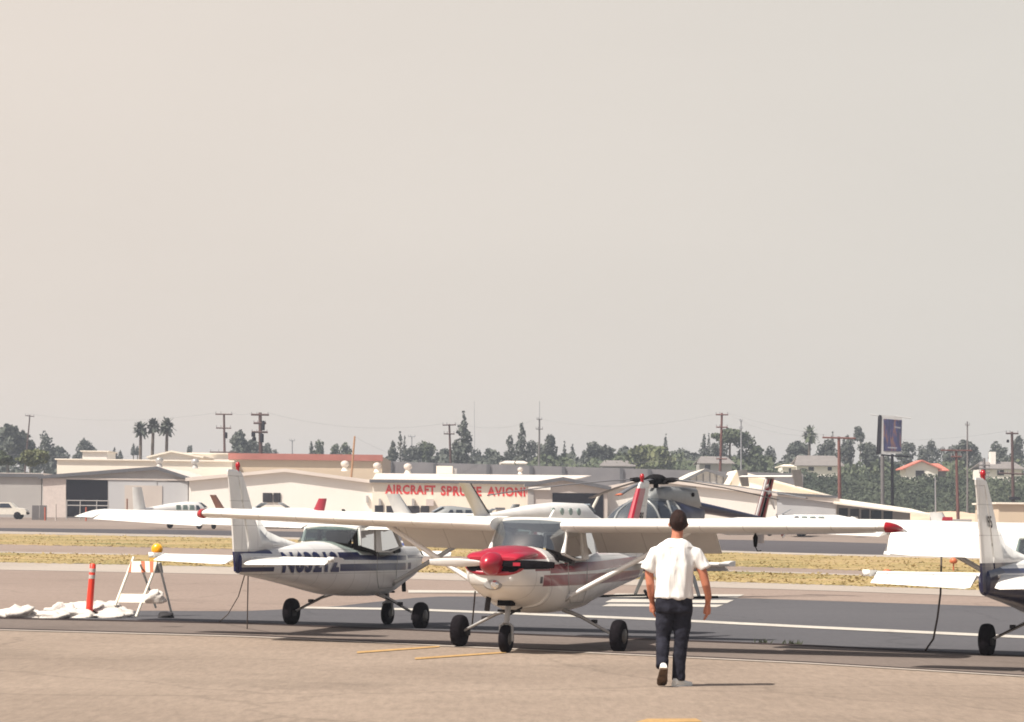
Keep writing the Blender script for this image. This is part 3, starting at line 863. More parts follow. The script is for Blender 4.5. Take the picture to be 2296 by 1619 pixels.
RED_LOC = at_wheels(1206, 1456)
red = trainer('white high wing aeroplane with red cowl and spinner, nose towards the viewer', RED_LOC, PI - R_(19.5) * -1 - 2 * R_(19.5) * 1, sch_red, None, '98', R_(38), tilt=R_(-.5), ts=1.04, fk=.93)
BLUE_LOC = at_wheels(796, 1406)
blue = trainer('white high wing aeroplane with blue stripes and lettering, seen from its tail', BLUE_LOC, -R_(21), sch_blue, 'N63212', None, R_(0), inc=R_(3.6), ts=.95, tilt=R_(.5))
n3 = G(2212, 1471)
b3 = R_(24)
third = trainer('white aeroplane with navy belly stripe cut off by the right picture edge', (n3.x + 1.16 * math.cos(b3), n3.y - 1.16 * math.sin(b3), 0), -b3, sch_navy, None, '95', R_(36), inc=R_(3.5), fk=.87)
# fin leading edge of the red aeroplane painted red
mb = MB(); mb.loft([[(u * th, y + .014 - f * .30, z) for f, u in ((0, -.4), (0, .4), (.10, 1.0), (1, 1.12), (1, -1.12), (.10, -1.0))] for y, z, th in ((-3.835, 1.396, .052), (-4.147, 1.769, .047), (-4.45, 2.14, .040), (-4.575, 2.29, .033))], smooth=False)
mb.build('red_leading_edge', 'red', red)
# oil filler sticker on the blade
mb = MB(); mb.box((-.36, 1.985, 1.20), (.10, .012, .045)); mb.build('propeller_decal', 'redsticker' if 'redsticker' in M else 'red', red)
#@@PROPS
# ------------------------------------------------------------------ ropes and cables
def rope(label, pts, r=.009, name='tie_down_rope', m='rope'):
    mb = MB(); mb.tube(pts, r, 6)
    return mb.build(name, m, label=label, category='rope')
tw = blue.matrix_basis
bpy.context.view_layer.update()
tl = blue.matrix_world @ Vector((0, -4.02, .915))
g1 = G(490, 1395); g2 = G(554, 1411)
rope('slack rope slanting from the blue striped tail to the ground', [tl + Vector((-.05, 0, 0)), tl.lerp(g1, .3) + Vector((.0, 0, -.10)), tl.lerp(g1, .65) + Vector((0, 0, -.12)), g1])
rope('taut upright rope from the blue striped tail to the ground', [tl, tl.lerp(g2, .5), g2])
tr = third.matrix_world @ Vector((-2.3, .0, 1.66))
g3 = G(2072, 1461)
rope('rope hanging from the left wing of the navy belly aeroplane', [P(2110, 1243, 41), P(2108, 1330, 40.8), P(2101, 1385, 40.6), P(2092, 1432, 40.4), g3], .014)
rr = red.matrix_world @ Vector((2.2, .0, 1.64))
rope('dark rope under the wing beside the red spinner aeroplane', [P(1065, 1325, RED_LOC[1] + 1), P(1062, 1360, RED_LOC[1] + 1), P(1058, 1403, RED_LOC[1] + 1)], .011)
wt = P(1693, 1205, RED_LOC[1] - .9); wb = P(1693, 1226, RED_LOC[1] - .9)
mb = MB(); mb.tube([wt + Vector((0, 0, .06)), wt + Vector((0, 0, -.0)), wb], [.008, .035, .022], 8); mb.tube([wb, wb + Vector((.03, 0, -.06)), wb + Vector((.08, 0, -.05))], .008, 6)
mb.build('tie_down_strap', 'black', label='short black strap dangling under the right hand wing', category='strap')
# ------------------------------------------------------------------ traffic gear on the left
M['orange'] = mat('red_orange_plastic', (0.75, 0.045, 0.02), 0.45, var=0.08)
M['reflect'] = mat('reflective_tape', (0.55, 0.50, 0.46), 0.3, metal=0.3)
M['palewhite'] = mat('white_barricade_paint', (0.80, 0.74, 0.62), 0.5, var=0.06)
M['paleorange'] = mat('faded_orange_stripe', (0.52, 0.13, 0.05), 0.5, var=0.1)
M['legpale'] = mat('greyish_white_leg', (0.50, 0.49, 0.46), 0.6)  # greyer white used on the rear legs
M['amber'] = mat('amber_lens', (0.95, 0.40, 0.01), 0.2, var=0.15, scale=30)
M['yellow'] = mat('yellow_plastic', (0.80, 0.50, 0.10), 0.5)
M['sack'] = mat('white_sandbag_cloth', (0.58, 0.54, 0.50), 0.9, var=0.15, scale=3, bump=0.6, bscale=25)
p = G(199, 1384)
T = thing('traffic_post', 'red traffic post with two reflective bands among white sandbags', 'post', p)
lean = Vector((.055, 0, .94))
mb = MB(); mb.tube([Vector((0, 0, .02)), lean * .70], [.065, .055], 16); mb.tube([lean * .70, lean * .98, lean * 1.0], [.055, .055, .03], 16); mb.build('tube', 'orange', T)
for a, b in ((.72, .79), (.84, .91)):
    mb = MB(); mb.tube([lean * a, lean * b], .058, 16); mb.build('reflective_band', 'reflect', T)
mb = MB(); mb.lathe([(.22, 0), (.22, .03), (.10, .07), (.07, .08)], 20, 'Z'); mb.build('base', 'tyre', T)

# barricade
def barricade():
    d = G(300, 1382).y
    T = thing('barricade', 'folding white barricade with orange striped board and amber lamp', 'barricade', G(325, 1382))
    o = T.location
    q = lambda px, py, dd=0: P(px, py, d + (dd if dd else (1384 - py) / 135 * .45 - .2)) - o
    # front frame
    fl, ft = q(258, 1382 - 24), q(300, 1249); fr, frt = q(305, 1384), q(352, 1262)
    rl, rt_ = q(372, 1380 - 24, .75), q(314, 1264, .05); rr_, rrt = q(386, 1384, .55), q(356, 1262, .05)
    for a, b in ((fl, ft), (fr, frt)):
        a = Vector((a.x, a.y - .0, 0)) if a is fr else a
        mb = MB(); mb.tube([a, b], .033, 4); mb.build('leg', 'palewhite', T)
    for a, b in ((q(349, 1362, .8), rt_), (Vector((rr_.x, rr_.y, 0)), rrt)):
        mb = MB(); mb.tube([a, b], .024, 4); mb.build('leg', 'legpale', T)
    # upper board with stripes
    A, B, C, D = q(294, 1258), q(352, 1258), q(344, 1283), q(287, 1283)
    n = Vector((0, -.03, 0))
    mb = MB(); mb.slab([A, B, C, D], n); bd = mb.build('board', 'palewhite', T)
    for u in (0.0, .36, .70):
        a0 = A.lerp(B, u + .02 if u else 0.0); a1 = A.lerp(B, min(1, u + .17)) if u else A.lerp(B, .02)
        c0 = D.lerp(C, u + .17 if u else .0); c1 = D.lerp(C, min(1, u + .33) if u else .12)
        mb = MB(); mb.slab([a0 + n * 1.05, a1 + n * 1.05, c1 + n * 1.05, c0 + n * 1.05], n * .12); mb.build('orange_stripe', 'paleorange', bd)
    A, B, C, D = q(272, 1331), q(336, 1332), q(328, 1351), q(265, 1350)
    mb = MB(); mb.slab([A, B, C, D], n); mb.build('lower_board', 'palewhite', T)
    # rear panel shade
    A, B, C, D = q(352, 1260, .06), q(362, 1262, .16), q(366, 1284, .2), q(346, 1284, .1)
    mb = MB(); mb.slab([A, B, C, D], (0, .02, 0)); mb.build('rear_board', 'greymetal', T)
    # lamp
    c = q(352, 1231)
    lt = thing
    mb = MB(); mb.lathe([(.02, -.05), (.085, -.045), (.092, 0), (.085, .045), (.02, .05)], 20, 'Y', c); lp = mb.build('warning_lamp', 'amber', T)
    mb = MB(); mb.lathe([(.10, -.018), (.105, 0), (.10, .018)], 20, 'Y', c); mb.build('lamp_rim', 'yellow', lp)
    mb = MB(); mb.box(q(344, 1253), (.13, .10, .13)); mb.build('battery_box', 'yellow', T)
    return T
barricade()

def blob(c, r, seed=0, n=18, amp=.12, flatz=.55, name='sandbag', m='sack', rot=0.0, **props):
    rnd = random.Random(seed)
    ph = [(rnd.uniform(0, 6), rnd.uniform(1.5, 4.5), rnd.uniform(1.5, 4.5)) for _ in range(5)]
    mb = MB(); rings = []
    for i in range(n + 1):
        th = PI * i / n
        rg = []
        for k in range(2 * n):
            a = 2 * PI * k / (2 * n)
            w = 1 + sum(amp * .45 * math.sin(p0 + f1 * a + f2 * th * 1.3) for p0, f1, f2 in [(q[0], round(q[1]), q[2]) for q in ph])
            x = math.copysign(abs(math.sin(th) * math.cos(a)) ** .75, math.cos(a)) * r[0] * w
            y = math.copysign(abs(math.sin(th) * math.sin(a)) ** .85, math.sin(a)) * r[1] * w
            z = math.cos(th) * r[2] * w
            z = max(z, -r[2] * flatz)
            import mathutils.noise as mn_
            q_ = mn_.noise(Vector((x * 7 + seed * 3, y * 7, z * 9))) * .22 + mn_.noise(Vector((x * 17 + seed, y * 17, z * 17))) * .10
            x *= 1 + q_; y *= 1 + q_; z *= 1 + q_ * 1.6; z = max(z, -r[2] * flatz)
            rg.append(Vector((x * math.cos(rot) - y * math.sin(rot), x * math.sin(rot) + y * math.cos(rot), z)) + Vector(c) + Vector((0, 0, r[2] * flatz)))
        rings.append(rg)
    mb.loft(rings)
    return mb.build(name, m, **props)
bags = [(18, 1386, .38, .12, 'leftmost white sandbag at the picture edge'), (38, 1388, .36, .16, 'plump white sandbag second from the picture edge'), (76, 1388, .32, .10, 'flat white sandbag third from the picture edge'),
        (108, 1389, .34, .11, 'low white sandbag in the middle of the row'), (132, 1384, .32, .17, 'raised white sandbag just left of the row centre gap'), (160, 1387, .36, .12, 'crumpled white sandbag two left of the red post'), (180, 1384, .40, .20, 'tall white sandbag just left of the red post'),
        (222, 1383, .38, .20, 'tall white sandbag just right of the red post'), (250, 1386, .36, .13, 'white sandbag under the barricade left leg'), (236, 1388, .30, .08, 'thin grey white sandbag in front of the barricade end of the row')]
for i, (px, py, w, h, lb) in enumerate(bags):
    c = G(px, py); c.y += .45
    c = Vector((c.x, c.y, 0.0))
    blob(c, (w * .92, .23, h * .78), seed=i + 3, rot=random.uniform(-.3, .3), amp=.16, label=lb, category='sandbag', group='sandbags in a row on the asphalt')
c = P(349, 1345, 46.6)
b_ = blob((c.x - .01, c.y, c.z - .06), (.15, .10, .10), seed=41, flatz=1, amp=.2, label='white sandbag hung over the barricade brace', category='sandbag')
c = G(372, 1386)
blob((c.x, c.y, 0), (.14, .1, .07), seed=9, name='dark_stone', m='dark', label='small dark lump on the asphalt below the barricade', category='stone')
# grass tufts at the dark ground line
M['weed'] = mat('weed_leaf', (0.05, 0.06, 0.03), 0.8, var=0.3)
for px, py, n_, lb in ((1712, 1443, 14, 'tiny weed tuft on the dark ground line, left one'), (1775, 1446, 34, 'larger weed tuft on the dark ground line, right one')):
    c = G(px, py); mb = MB()
    for k in range(n_):
        a = random.uniform(0, 6.28); r0 = random.uniform(0, .10); h = random.uniform(.03, .09); w = .012
        x, y = c.x + r0 * math.cos(a) * 1.6, c.y + r0 * math.sin(a)
        dx = random.uniform(-.05, .05)
        mb.add([(x - w, y, .01), (x + w, y, .01), (x + dx, y + random.uniform(-.03, .03), h)], [(0, 1, 2)])
    mb.build('weed_tuft', 'weed', label=lb, category='weed', kind='stuff')
# runway marker lights in the grass
for px, py, hh, lb in ((2137, 1300, 30, 'orange runway marker cone standing in dry grass at right'), (1988, 1318, 22, 'small orange marker behind the white tailplane tip')):
    g_ = G(px, py - 20); T = thing('runway_marker', lb, 'marker', g_)
    s_ = FPX / g_.y; h = hh / s_
    mb = MB(); mb.tube([(0, 0, 0), (0, 0, h * .6)], .03, 8); mb.build('stake', 'paleorange', T)
    mb = MB(); mb.lathe([(.10, h * .55), (.16, h * .7), (.12, h * .9), (.03, h)], 10, 'Z'); mb.build('cone', 'paleorange', T)
#@@HELI
# ------------------------------------------------------------------ helicopter
M['heli_grey'] = mat('helicopter_silver_grey', (0.27, 0.28, 0.28), 0.35, metal=0.2, var=0.08, coat=0.3)
M['heli_navy'] = mat('helicopter_navy', (0.018, 0.022, 0.06), 0.35, var=0.2, coat=0.3)
M['heli_red'] = mat('helicopter_dark_red', (0.25, 0.02, 0.03), 0.4, var=0.15)
M['blade'] = mat('rotor_blade_grey', (0.13, 0.13, 0.14), 0.45, var=0.15)
def helicopter():
    p = G(1462, 1341)
    T = thing('helicopter', 'grey bubble nosed helicopter with T tail behind the red aeroplane', 'helicopter', (p.x, p.y, 0), R_(140))
    # local +x = nose forward here: build with y forward like aeroplanes
    hull = [(1.62, .05, 1.30, 1.42), (1.56, .30, 1.05, 1.75), (1.35, .50, .85, 2.02), (1.0, .62, .72, 2.22), (.5, .70, .64, 2.36), (0, .71, .62, 2.40), (-.5, .64, .66, 2.36), (-1.0, .48, .86, 2.30), (-1.5, .30, 1.30, 2.26), (-1.8, .20, 1.75, 2.24)]
    def part(y0, y1, zlo, zhi, nm, m, sc=1.0):
        mb = MB(); rings = []
        ys = sorted({y for y, *_ in hull if y1 < y < y0} | {y0, y1}, reverse=True)
        for y in ys:
            hw, zb, zt = interp(hull, y)
            rg = []
            for k in range(19):
                t = k / 18
                z = max(min(zlo, zt), zb) + (max(min(zhi, zt), zb) - max(min(zlo, zt), zb)) * t
                zc, hh = (zb + zt) / 2, (zt - zb) / 2
                q = min(1, abs(z - zc) / hh)
                rg.append((hw * max(0, 1 - q ** 2.2) ** (1 / 2.2) * sc, y, zc + (z - zc) * sc))
            rg = rg + [(-x, y_, z) for x, y_, z in rg[::-1]]
            rings.append(rg)
        mb.loft(rings, cap=True); return mb.build(nm, m, T)
    part(1.62, -1.8, .4, 1.30, 'lower_hull', 'heli_navy')
    part(-.42, -1.8, 1.30, 2.6, 'rear_hull', 'heli_navy')
    # bubble glass upper front
    def arc(y, sc=1.0):
        hw, zb, zt = interp(hull, y); zc, hh = (zb + zt) / 2, (zt - zb) / 2
        out = []
        a0 = math.asin(max(-1, min(1, (1.305 - zc) / hh)))
        for k in range(17):
            a = a0 + (PI - 2 * a0) * k / 16
            out.append(Vector((hw * math.cos(a) * sc, y, zc + hh * math.sin(a) * sc)))
        return out
    mb = MB(); mb.loft([arc(y) for y in (1.60, 1.56, 1.46, 1.35, 1.15, 1.0, .75, .5, .3, 0, -.25, -.42)], closed=False, cap=False); mb.build('bubble_canopy', 'bubble', T)
    for y in (.55, -.42):
        mb = MB(); mb.tube(arc(y, 1.005), .03, 6); mb.build('door_frame', 'heli_grey', T)
    mb = MB(); mb.tube([Vector((0, y, interp(hull, y)[2] + .005)) for y in (1.56, 1.46, 1.35, 1.1, .8, .5, .2)], .028, 6); mb.build('canopy_spine', 'heli_grey', T)
    for s in (-1, 1):
        mb = MB(); mb.tube([(s * .68, .15, 1.30), (s * .64, .05, 1.85), (s * .42, 0, 2.30)], .035, 6); mb.build('door_pillar', 'heli_grey', T)
        mb = MB(); mb.box((s * .28, .0, 1.30), (.42, .45, .2)); mb.box((s * .28, -.25, 1.6), (.42, .12, .6)); mb.build('seat', 'dark', T)
    mb = MB(); mb.box((0, .85, 1.30), (.5, .2, .35)); mb.build('instrument_pedestal', 'dark', T)
    # doghouse
    mb = MB(); mb.loft([sup(.10, 2.2, 2.42, .25, 16, 3), sup(.20, 2.15, 2.60, .05, 16, 3), sup(.24, 2.1, 2.64, -.4, 16, 4), sup(.25, 2.08, 2.64, -1.0, 16, 4), sup(.23, 2.06, 2.62, -1.50, 16, 4), sup(.20, 2.05, 2.30, -1.66, 16, 3)])
    mb.build('engine_housing', 'heli_grey', T)
    for s in (-1, 1):
        mb = MB(); mb.lathe([(.05, 0), (.05, s * .02), (.02, s * .025)], 14, 'X', (s * .238, -1.25, 2.46)); mb.build('round_vent', 'black', T)
    # boom
    bo = [(-1.45, .22, 2.02, 2.34), (-2.2, .16, 2.00, 2.25), (-3.4, .12, 1.90, 2.10), (-4.75, .085, 1.80, 1.93)]
    mb = MB(); mb.loft([sup(hw, zb, zt, y, 16, 2) for y, hw, zb, zt in bo]); mb.build('tail_boom', stripe_paint('boom_two_tone', (.36, .37, .37), [(1.0, 2.35, -9, 9, .098, (.012, .016, .05))], dirt=.1), T)
    # mast and hub
    mb = MB(); mb.tube([(0, -.1, 2.55), (0, -.1, 2.85)], .06, 10); mb.build('rotor_mast', 'black', T)
    mb = MB(); mb.lathe([(.10, 2.72), (.24, 2.76), (.26, 2.84), (.15, 2.91), (.05, 2.93)], 18, 'Z', (0, -.1, 0)); mb.tube([(-.35, -.1, 2.74), (.35, -.1, 2.74)], .05, 8); mb.tube([(0, .25, 2.74), (0, -.45, 2.74)], .05, 8); mb.build('rotor_hub', 'black', T)
    return T, p
heli, hp = helicopter()
bpy.context.view_layer.update()
def rotor():
    inv = heli.matrix_world.inverted()
    hub = heli.matrix_world @ Vector((0, -.1, 2.82))
    base = R_(255)
    for k in range(5):
        a = base + k * 2 * PI / 5
        d = Vector((math.cos(a), math.sin(a), 0)); n = Vector((-math.sin(a), math.cos(a), 0))
        rings = []
        for r in (.3, .55, .6, 1.2, 2.2, 3.2, 4.0):
            c = .045 if r < .58 else .085
            z = -.0 - .44 * (r / 4) ** 1.5
            pt = hub + d * r + Vector((0, 0, z))
            rings.append([inv @ (pt + n * c * u + Vector((0, 0, w))) for u, w in ((-1, 0), (0, .016), (1, 0), (0, -.012))])
        mb = MB(); mb.loft(rings); b = mb.build('rotor_blade', 'blade', heli)
        mb = MB(); e = rings[-1]; f = rings[-2]
        mb.loft([[p0.lerp(p1, .78) + (p0 - sum(e, Vector()) / 4) * .06 for p0, p1 in zip(f, e)], [p0 + (p0 - sum(e, Vector()) / 4) * .06 + d * 0 for p0 in e]])
        
        if k == 0: mb.build('blade_tip', 'paleorange', b)
        if k in (0, 1, 2, 3, 4):
            mb = MB(); q = hub + d * .45 + Vector((0, 0, -.03)); mb.tube([inv @ (hub + d * .22 + Vector((0, 0, -.02))), inv @ q, inv @ (hub + d * .62 + Vector((0, 0, -.02)))], [.04, .065, .03], 8); mb.build('blade_grip', 'black', heli)
rotor()
def heli_tail():
    T = heli
    # swept T tail fin
    mb = MB(); mb.loft([[(u * .05, y0 - f * c, z) for f, u in ((0, 0), (.15, 1), (.7, .9), (1, .2), (1, -.2), (.7, -.9), (.15, -1))] for z, y0, c in ((1.30, -4.25, .30), (1.85, -4.12, .46), (1.95, -4.16, .46), (2.94, -4.62, .38))])
    mb.build('tail_fin', stripe_paint('tail_fin_stripes', (.33, .30, .30), [(0, 9, -4.42 - 9, 9, 0, (.30, .28, .28)), (3.98 - .2, 4.07 - .2, -9, 9, -.0, (.1, .1, .1))]), T)
    # stripes as thin proud plates (they are painted bands along the fin)
    for s in (-1, 1):
        for o_, m_ in ((.07, 'heli_red'), (.19, 'black'), (.29, 'heli_red')):
            mb = MB(); mb.slab([(s * .052, -4.13 - o_, 1.93), (s * .052, -4.21 - o_, 1.93), (s * .052, -4.66 - o_ * .8, 2.90), (s * .052, -4.60 - o_ * .8, 2.90)], (s * .004, 0, 0)); mb.build('fin_stripe', m_, T)
    mb = MB(); mb.loft([[(x, -4.58 - f * c, 2.96 + h) for f, h in ((0, 0), (.3, .03), (1, 0), (.3, -.02))] for x, c in ((-.80, .34), (0, .42), (.80, .34))]); mb.build('tail_plane', 'white', T)
    for s in (-1, 1):
        mb = MB(); mb.slab([(s * .80, -4.55, 3.12), (s * .80, -4.95, 3.14), (s * .80, -5.05, 2.72), (s * .80, -4.75, 2.72)], (s * .03, 0, 0)); mb.build('end_plate', 'greymetal', T)
    mb = MB(); mb.tube([(-.05, -4.62, 1.86), (-.24, -4.62, 1.86)], .05, 8); mb.build('tail_rotor_hub', 'black', T)
    dirs = (Vector((0, -.50, -.86)).normalized(), Vector((0, .50, .86)).normalized())
    for d in dirs:
        n = Vector((0, d.z, -d.y)); rings = []
        for r, c in ((.06, .03), (.2, .05), (.4, .075), (.74, .075)):
            pt = Vector((-.26, -4.68, 2.1)) + d * r
            rings.append([pt + n * c * u + Vector((w, 0, 0)) for u, w in ((-1, 0), (0, .01), (1, 0), (0, -.01))])
        mb = MB(); mb.loft(rings); b = mb.build('tail_rotor_blade', 'white', T)
        for q0, q1 in ((.42, .50), (.60, .68)):
            mb = MB(); mb.loft([[Vector((-.26, -4.68, 2.1)) + d * r + n * .078 * u + Vector((w, 0, 0)) for u, w in ((-1, 0), (0, .014), (1, 0), (0, -.014))] for r in (q0, q1)]); mb.build('red_band', 'heli_red', b)
    # skids
    for s in (-1, 1):
        mb = MB(); mb.tube([(s * .95, 1.55, .22), (s * .95, 1.40, .07), (s * .95, 1.1, .03), (s * .95, -1.3, .03)], .035, 8); mb.build('skid', 'black', T)
        for y in (.75, -.65):
            mb = MB(); mb.tube([(s * .45, y, .80), (s * .75, y + .04, .5), (s * .95, y + .08, .06)], [.06, .05, .04], 8, flat=1.0); mb.build('skid_strut', 'heli_grey', T)
heli_tail()
#@@FAR
# ------------------------------------------------------------------ far parked aeroplanes
M['brown'] = mat('brown_tail_paint', (0.22, 0.09, 0.05), 0.4, var=0.1)
M['tan'] = mat('tan_tail_paint', (0.60, 0.36, 0.20), 0.4, var=0.1)
M['farwin'] = mat('far_window_glass', (0.18, 0.24, 0.22), 0.15, var=0.2)
M['darkglass'] = mat('dark_glass', (0.03, 0.04, 0.06), 0.15, var=0.2)
M['canopy_grey'] = mat('grey_canopy', (0.22, 0.26, 0.30), 0.2, var=0.2)
def light_twin(label, loc, rz, L=9.0, r=.62, fin_h=2.75, fin='white', winm='farwin', wing_low=True, engines=True, span=11.0, roundwin=0, fin_sweep=.35, cabin=True, fin_chord=.9, boot=False, reg=None, high=False, zs=1.0):
    T = thing('parked_aeroplane', label, 'aeroplane', loc, rz, 'aeroplanes parked on the far ramp')
    yn, yt = L * .42, -L * .58
    tab = [(yn, .06, .95, 1.10), (yn - .5, .22, .80, 1.25), (yn - 1.3, .40, .65, 1.45), (yn - 2.0, r * .85, .58, 1.62), (yn - 2.7, r, .55, 2.02 if cabin else 1.7), (0, r, .55, 2.05 if cabin else 1.7), (-L * .18, r * .9, .62, 1.90 if cabin else 1.65), (-L * .38, r * .5, .85, 1.62), (yt, .06, 1.05, 1.35)]
    if not cabin: tab = [(y, a, b, min(c, 1.62)) for y, a, b, c in tab]
    if high: tab = [(y, a, b, min(c, 1.6)) for y, a, b, c in tab]
    mb = MB(); mb.loft([sup(hw, zb, zt, y, 18, 2.4) for y, hw, zb, zt in tab]); mb.build('fuselage', 'white', T)
    for s in (-1, 1):
        if roundwin:
            for k in range(roundwin):
                y = yn - 3.9 - .78 * k
                hw = interp(tab, y)[0]
                mb = MB(); mb.lathe([(.17, -s * .03), (.17, s * .02), (.1, s * .03)], 12, 'X', (s * hw * .955, y, 1.62)); mb.build('round_window', winm, T)
        elif not high:
            for k in range(4):
                y = yn - 2.75 - .62 * k
                hw, zb, zt = interp(tab, y - .22)
                z0, z1 = 1.42, min(1.78, zt - .12)
                mb = MB(); mb.slab([(s * hw * .93, y, z0), (s * hw * .93, y - .46, z0), (s * hw * .86, y - .42, z1), (s * hw * .86, y - .04 - .2 * (k == 0), z1)], (s * .06, 0, 0)); mb.build('cabin_window', winm if k else 'darkglass', T)
    if not high:
        mb = MB(); mb.slab([(-r * .6, yn - 1.95, 1.62), (r * .6, yn - 1.95, 1.62), (r * .7, yn - 2.6, 1.97), (-r * .7, yn - 2.6, 1.97)], (0, .04, .03)); mb.build('windscreen', 'canopy_grey', T)
    wz_ = .72 if wing_low else 1.75
    for s in (-1, 1):
        mb = MB(); mb.loft([foil_ring(s * x, y, wz_ + (x - .5) * .08 * (1 if wing_low else .2), c, 0, 1, .02, t=.13, n=8) for x, y, c in ((.4, .9, 1.8), (span / 2 - .2, .5, 1.2), (span / 2, .2, .6))]); mb.build('wing', 'wing_white', T)
        if engines:
            mb = MB(); mb.loft([sup(.28, .62, 1.12, y, 14, 2.2) if q else sup(.12, .8, 1.0, y, 14, 2.2) for y, q in ((1.7, 0), (1.5, 1), (.2, 1), (-.9, 0))]); mb.v = [(v[0] + s * 1.75, v[1], v[2]) for v in mb.v]; mb.build('engine_nacelle', 'white', T)
        mb = MB(); mb.loft([[(s * x, y - f * c, 1.32 + h) for f, h in ((0, 0), (.3, .05), (1, 0), (.3, -.04))] for x, y, c in ((.05, yt + 1.0, .95), (1.9, yt + .75, .6))]); mb.build('stabiliser', 'wing_white', T)
        wh = MB(); wh.lathe([(.08, -.08), (.24, -.09), (.27, 0), (.24, .09), (.08, .08)], 14, 'X', (s * 1.75, -.2, .27)); w_ = wh.build('main_wheel', 'tyre', T)
        mb = MB(); mb.tube([(s * 1.75, -.2, .3), (s * 1.7, -.15, .85)], .05, 6); mb.build('gear_leg', 'greymetal', T)
    wh = MB(); wh.lathe([(.07, -.06), (.19, -.07), (.22, 0), (.19, .07), (.07, .06)], 14, 'X', (0, yn - 1.0, .22)); wh.build('nose_wheel', 'tyre', T)
    mb = MB(); mb.tube([(0, yn - 1.0, .25), (0, yn - 1.1, .8)], .04, 6); mb.build('nose_leg', 'greymetal', T)
    sw = fin_sweep * (fin_h - 1.4)
    top = fin_h
    mb = MB(); mb.loft([[(u * .06, y0 - f * c, z) for f, u in ((0, 0), (.2, 1), (1, .2), (1, -.2), (.2, -1))] for z, y0, c in ((1.3, yt + fin_chord * 1.45, fin_chord * 1.5), (1.5, yt + fin_chord * 1.3 , fin_chord * 1.35), (top, yt + fin_chord * 1.0 - sw, fin_chord))]); mb.build('fin', fin, T)
    if boot:
        mb = MB(); mb.loft([[(u * .05, y0 + .03 - f * .14, z) for f, u in ((0, 0), (.5, 1), (1, 1.5), (1, -1.5), (.5, -1))] for z, y0 in ((1.45, yt + fin_chord * 1.36 + .02), (1.5, yt + fin_chord * 1.3 + .02), (top, yt + fin_chord * 1.0 - sw + .02))]); mb.build('deicing_boot', 'dark', T)
    if high:
        mb = MB(); mb.loft([sup(.5, 1.4, 1.8, y, 12, 3) for y in (.9, .3, -.9)]); mb.build('cabin', 'white', T)
    for ch in T.children: ch.scale = (1, 1, zs)
    return T
def far_at(px, py): 
    p = G(px, py); return (p.x, p.y, terr(p.y))
def by_tail(px, d, dx_local, dy_local, rz):
    """place so that local point (dx,dy) comes at survey x=px and depth d"""
    c, s = math.cos(rz), math.sin(rz)
    q = P(px, 1170, d)
    x = q.x - (dx_local * c - dy_local * s); y = d - (dx_local * s + dy_local * c)
    return (x, y, terr(y))
rz = -R_(45)
light_twin('white twin aeroplane with four cabin windows before the grey hangar', by_tail(316, 215, 0, -4.3, rz), rz, L=8.6, fin_h=3.05, fin_sweep=.10, fin_chord=.85, span=11)
rz = -R_(36)
light_twin('long white aeroplane with four round windows and swept fin with dark edge', by_tail(1070, 150, 0, -6.9, rz), rz, L=12.4, r=.72, fin_h=2.80, fin_sweep=.95, fin_chord=1.0, roundwin=4, boot=True, span=12, zs=1.17)
rz = -R_(70)
light_twin('white aeroplane with plain trapezoid fin left of the round window aeroplane', by_tail(898, 178, 0, -4.4, rz), rz, L=8.2, fin_h=2.75, fin_sweep=.45, fin_chord=.85, engines=False, wing_low=True, cabin=False)
rz = R_(60)
light_twin('white aeroplane with brown swept fin before the large white hangar', by_tail(488, 230, 0, -4.6, -R_(60)), -R_(60), L=8.2, fin_h=2.55, fin='brown', fin_sweep=.5, fin_chord=.55, engines=False, cabin=False)
light_twin('white aeroplane with bright red fin before the large white hangar', by_tail(722, 225, 0, -4.6, R_(60)), R_(60), L=8.2, fin_h=2.37, fin='red', fin_sweep=.25, fin_chord=.75, engines=False, cabin=False)
rz = R_(75)
light_twin('white aeroplane with thin pale fin before the dark hangar opening', by_tail(1315, 160, 0, -4.5, R_(76)), R_(76), L=8.0, fin_h=2.85, fin='offwhite', fin_sweep=.45, fin_chord=.16, engines=False, cabin=False)
rz = -R_(72)
light_twin('white low wing aeroplane with red fin cap at the right before the dry bank', by_tail(2112, 150, 0, -4.2, rz), rz, L=8.2, fin_h=2.10, fin='white', fin_sweep=.25, fin_chord=.75, engines=False, cabin=False)
q = P(2114, 1163, 150); mb = MB(); mb.box((0, 0, 0), (.95, .12, .18)); o = mb.build('fin_cap', 'red'); o.location = (q.x, q.y, q.z); last = [x for x in COL.objects if x.name.startswith('parked_aeroplane')][-1]
o.parent = last; bpy.context.view_layer.update(); o.matrix_parent_inverse = last.matrix_world.inverted()
# dark canopied craft before the lettered building
rz = R_(90 + 12)
light_twin('grey canopied small aeroplane before the red lettered building', by_tail(1010, 190, 0, 0, rz), rz, L=7.5, fin_h=2.2, fin='heli_grey', winm='darkglass', engines=False, fin_chord=.5)
for ch in [x for x in COL.objects if x.name.startswith('parked_aeroplane')][-1].children:
    if ch.name.startswith(('fuselage', 'wing')): ch.data.materials[0] = M['heli_grey']
# aeroplanes beyond to the left of helicopter tail
light_twin('low white aeroplane beside the white hangar behind the helicopter tail', by_tail(1790, 215, 0, 0, R_(80)), R_(80), L=7.5, fin_h=1.5, fin='white', engines=False, cabin=False, fin_chord=.4)

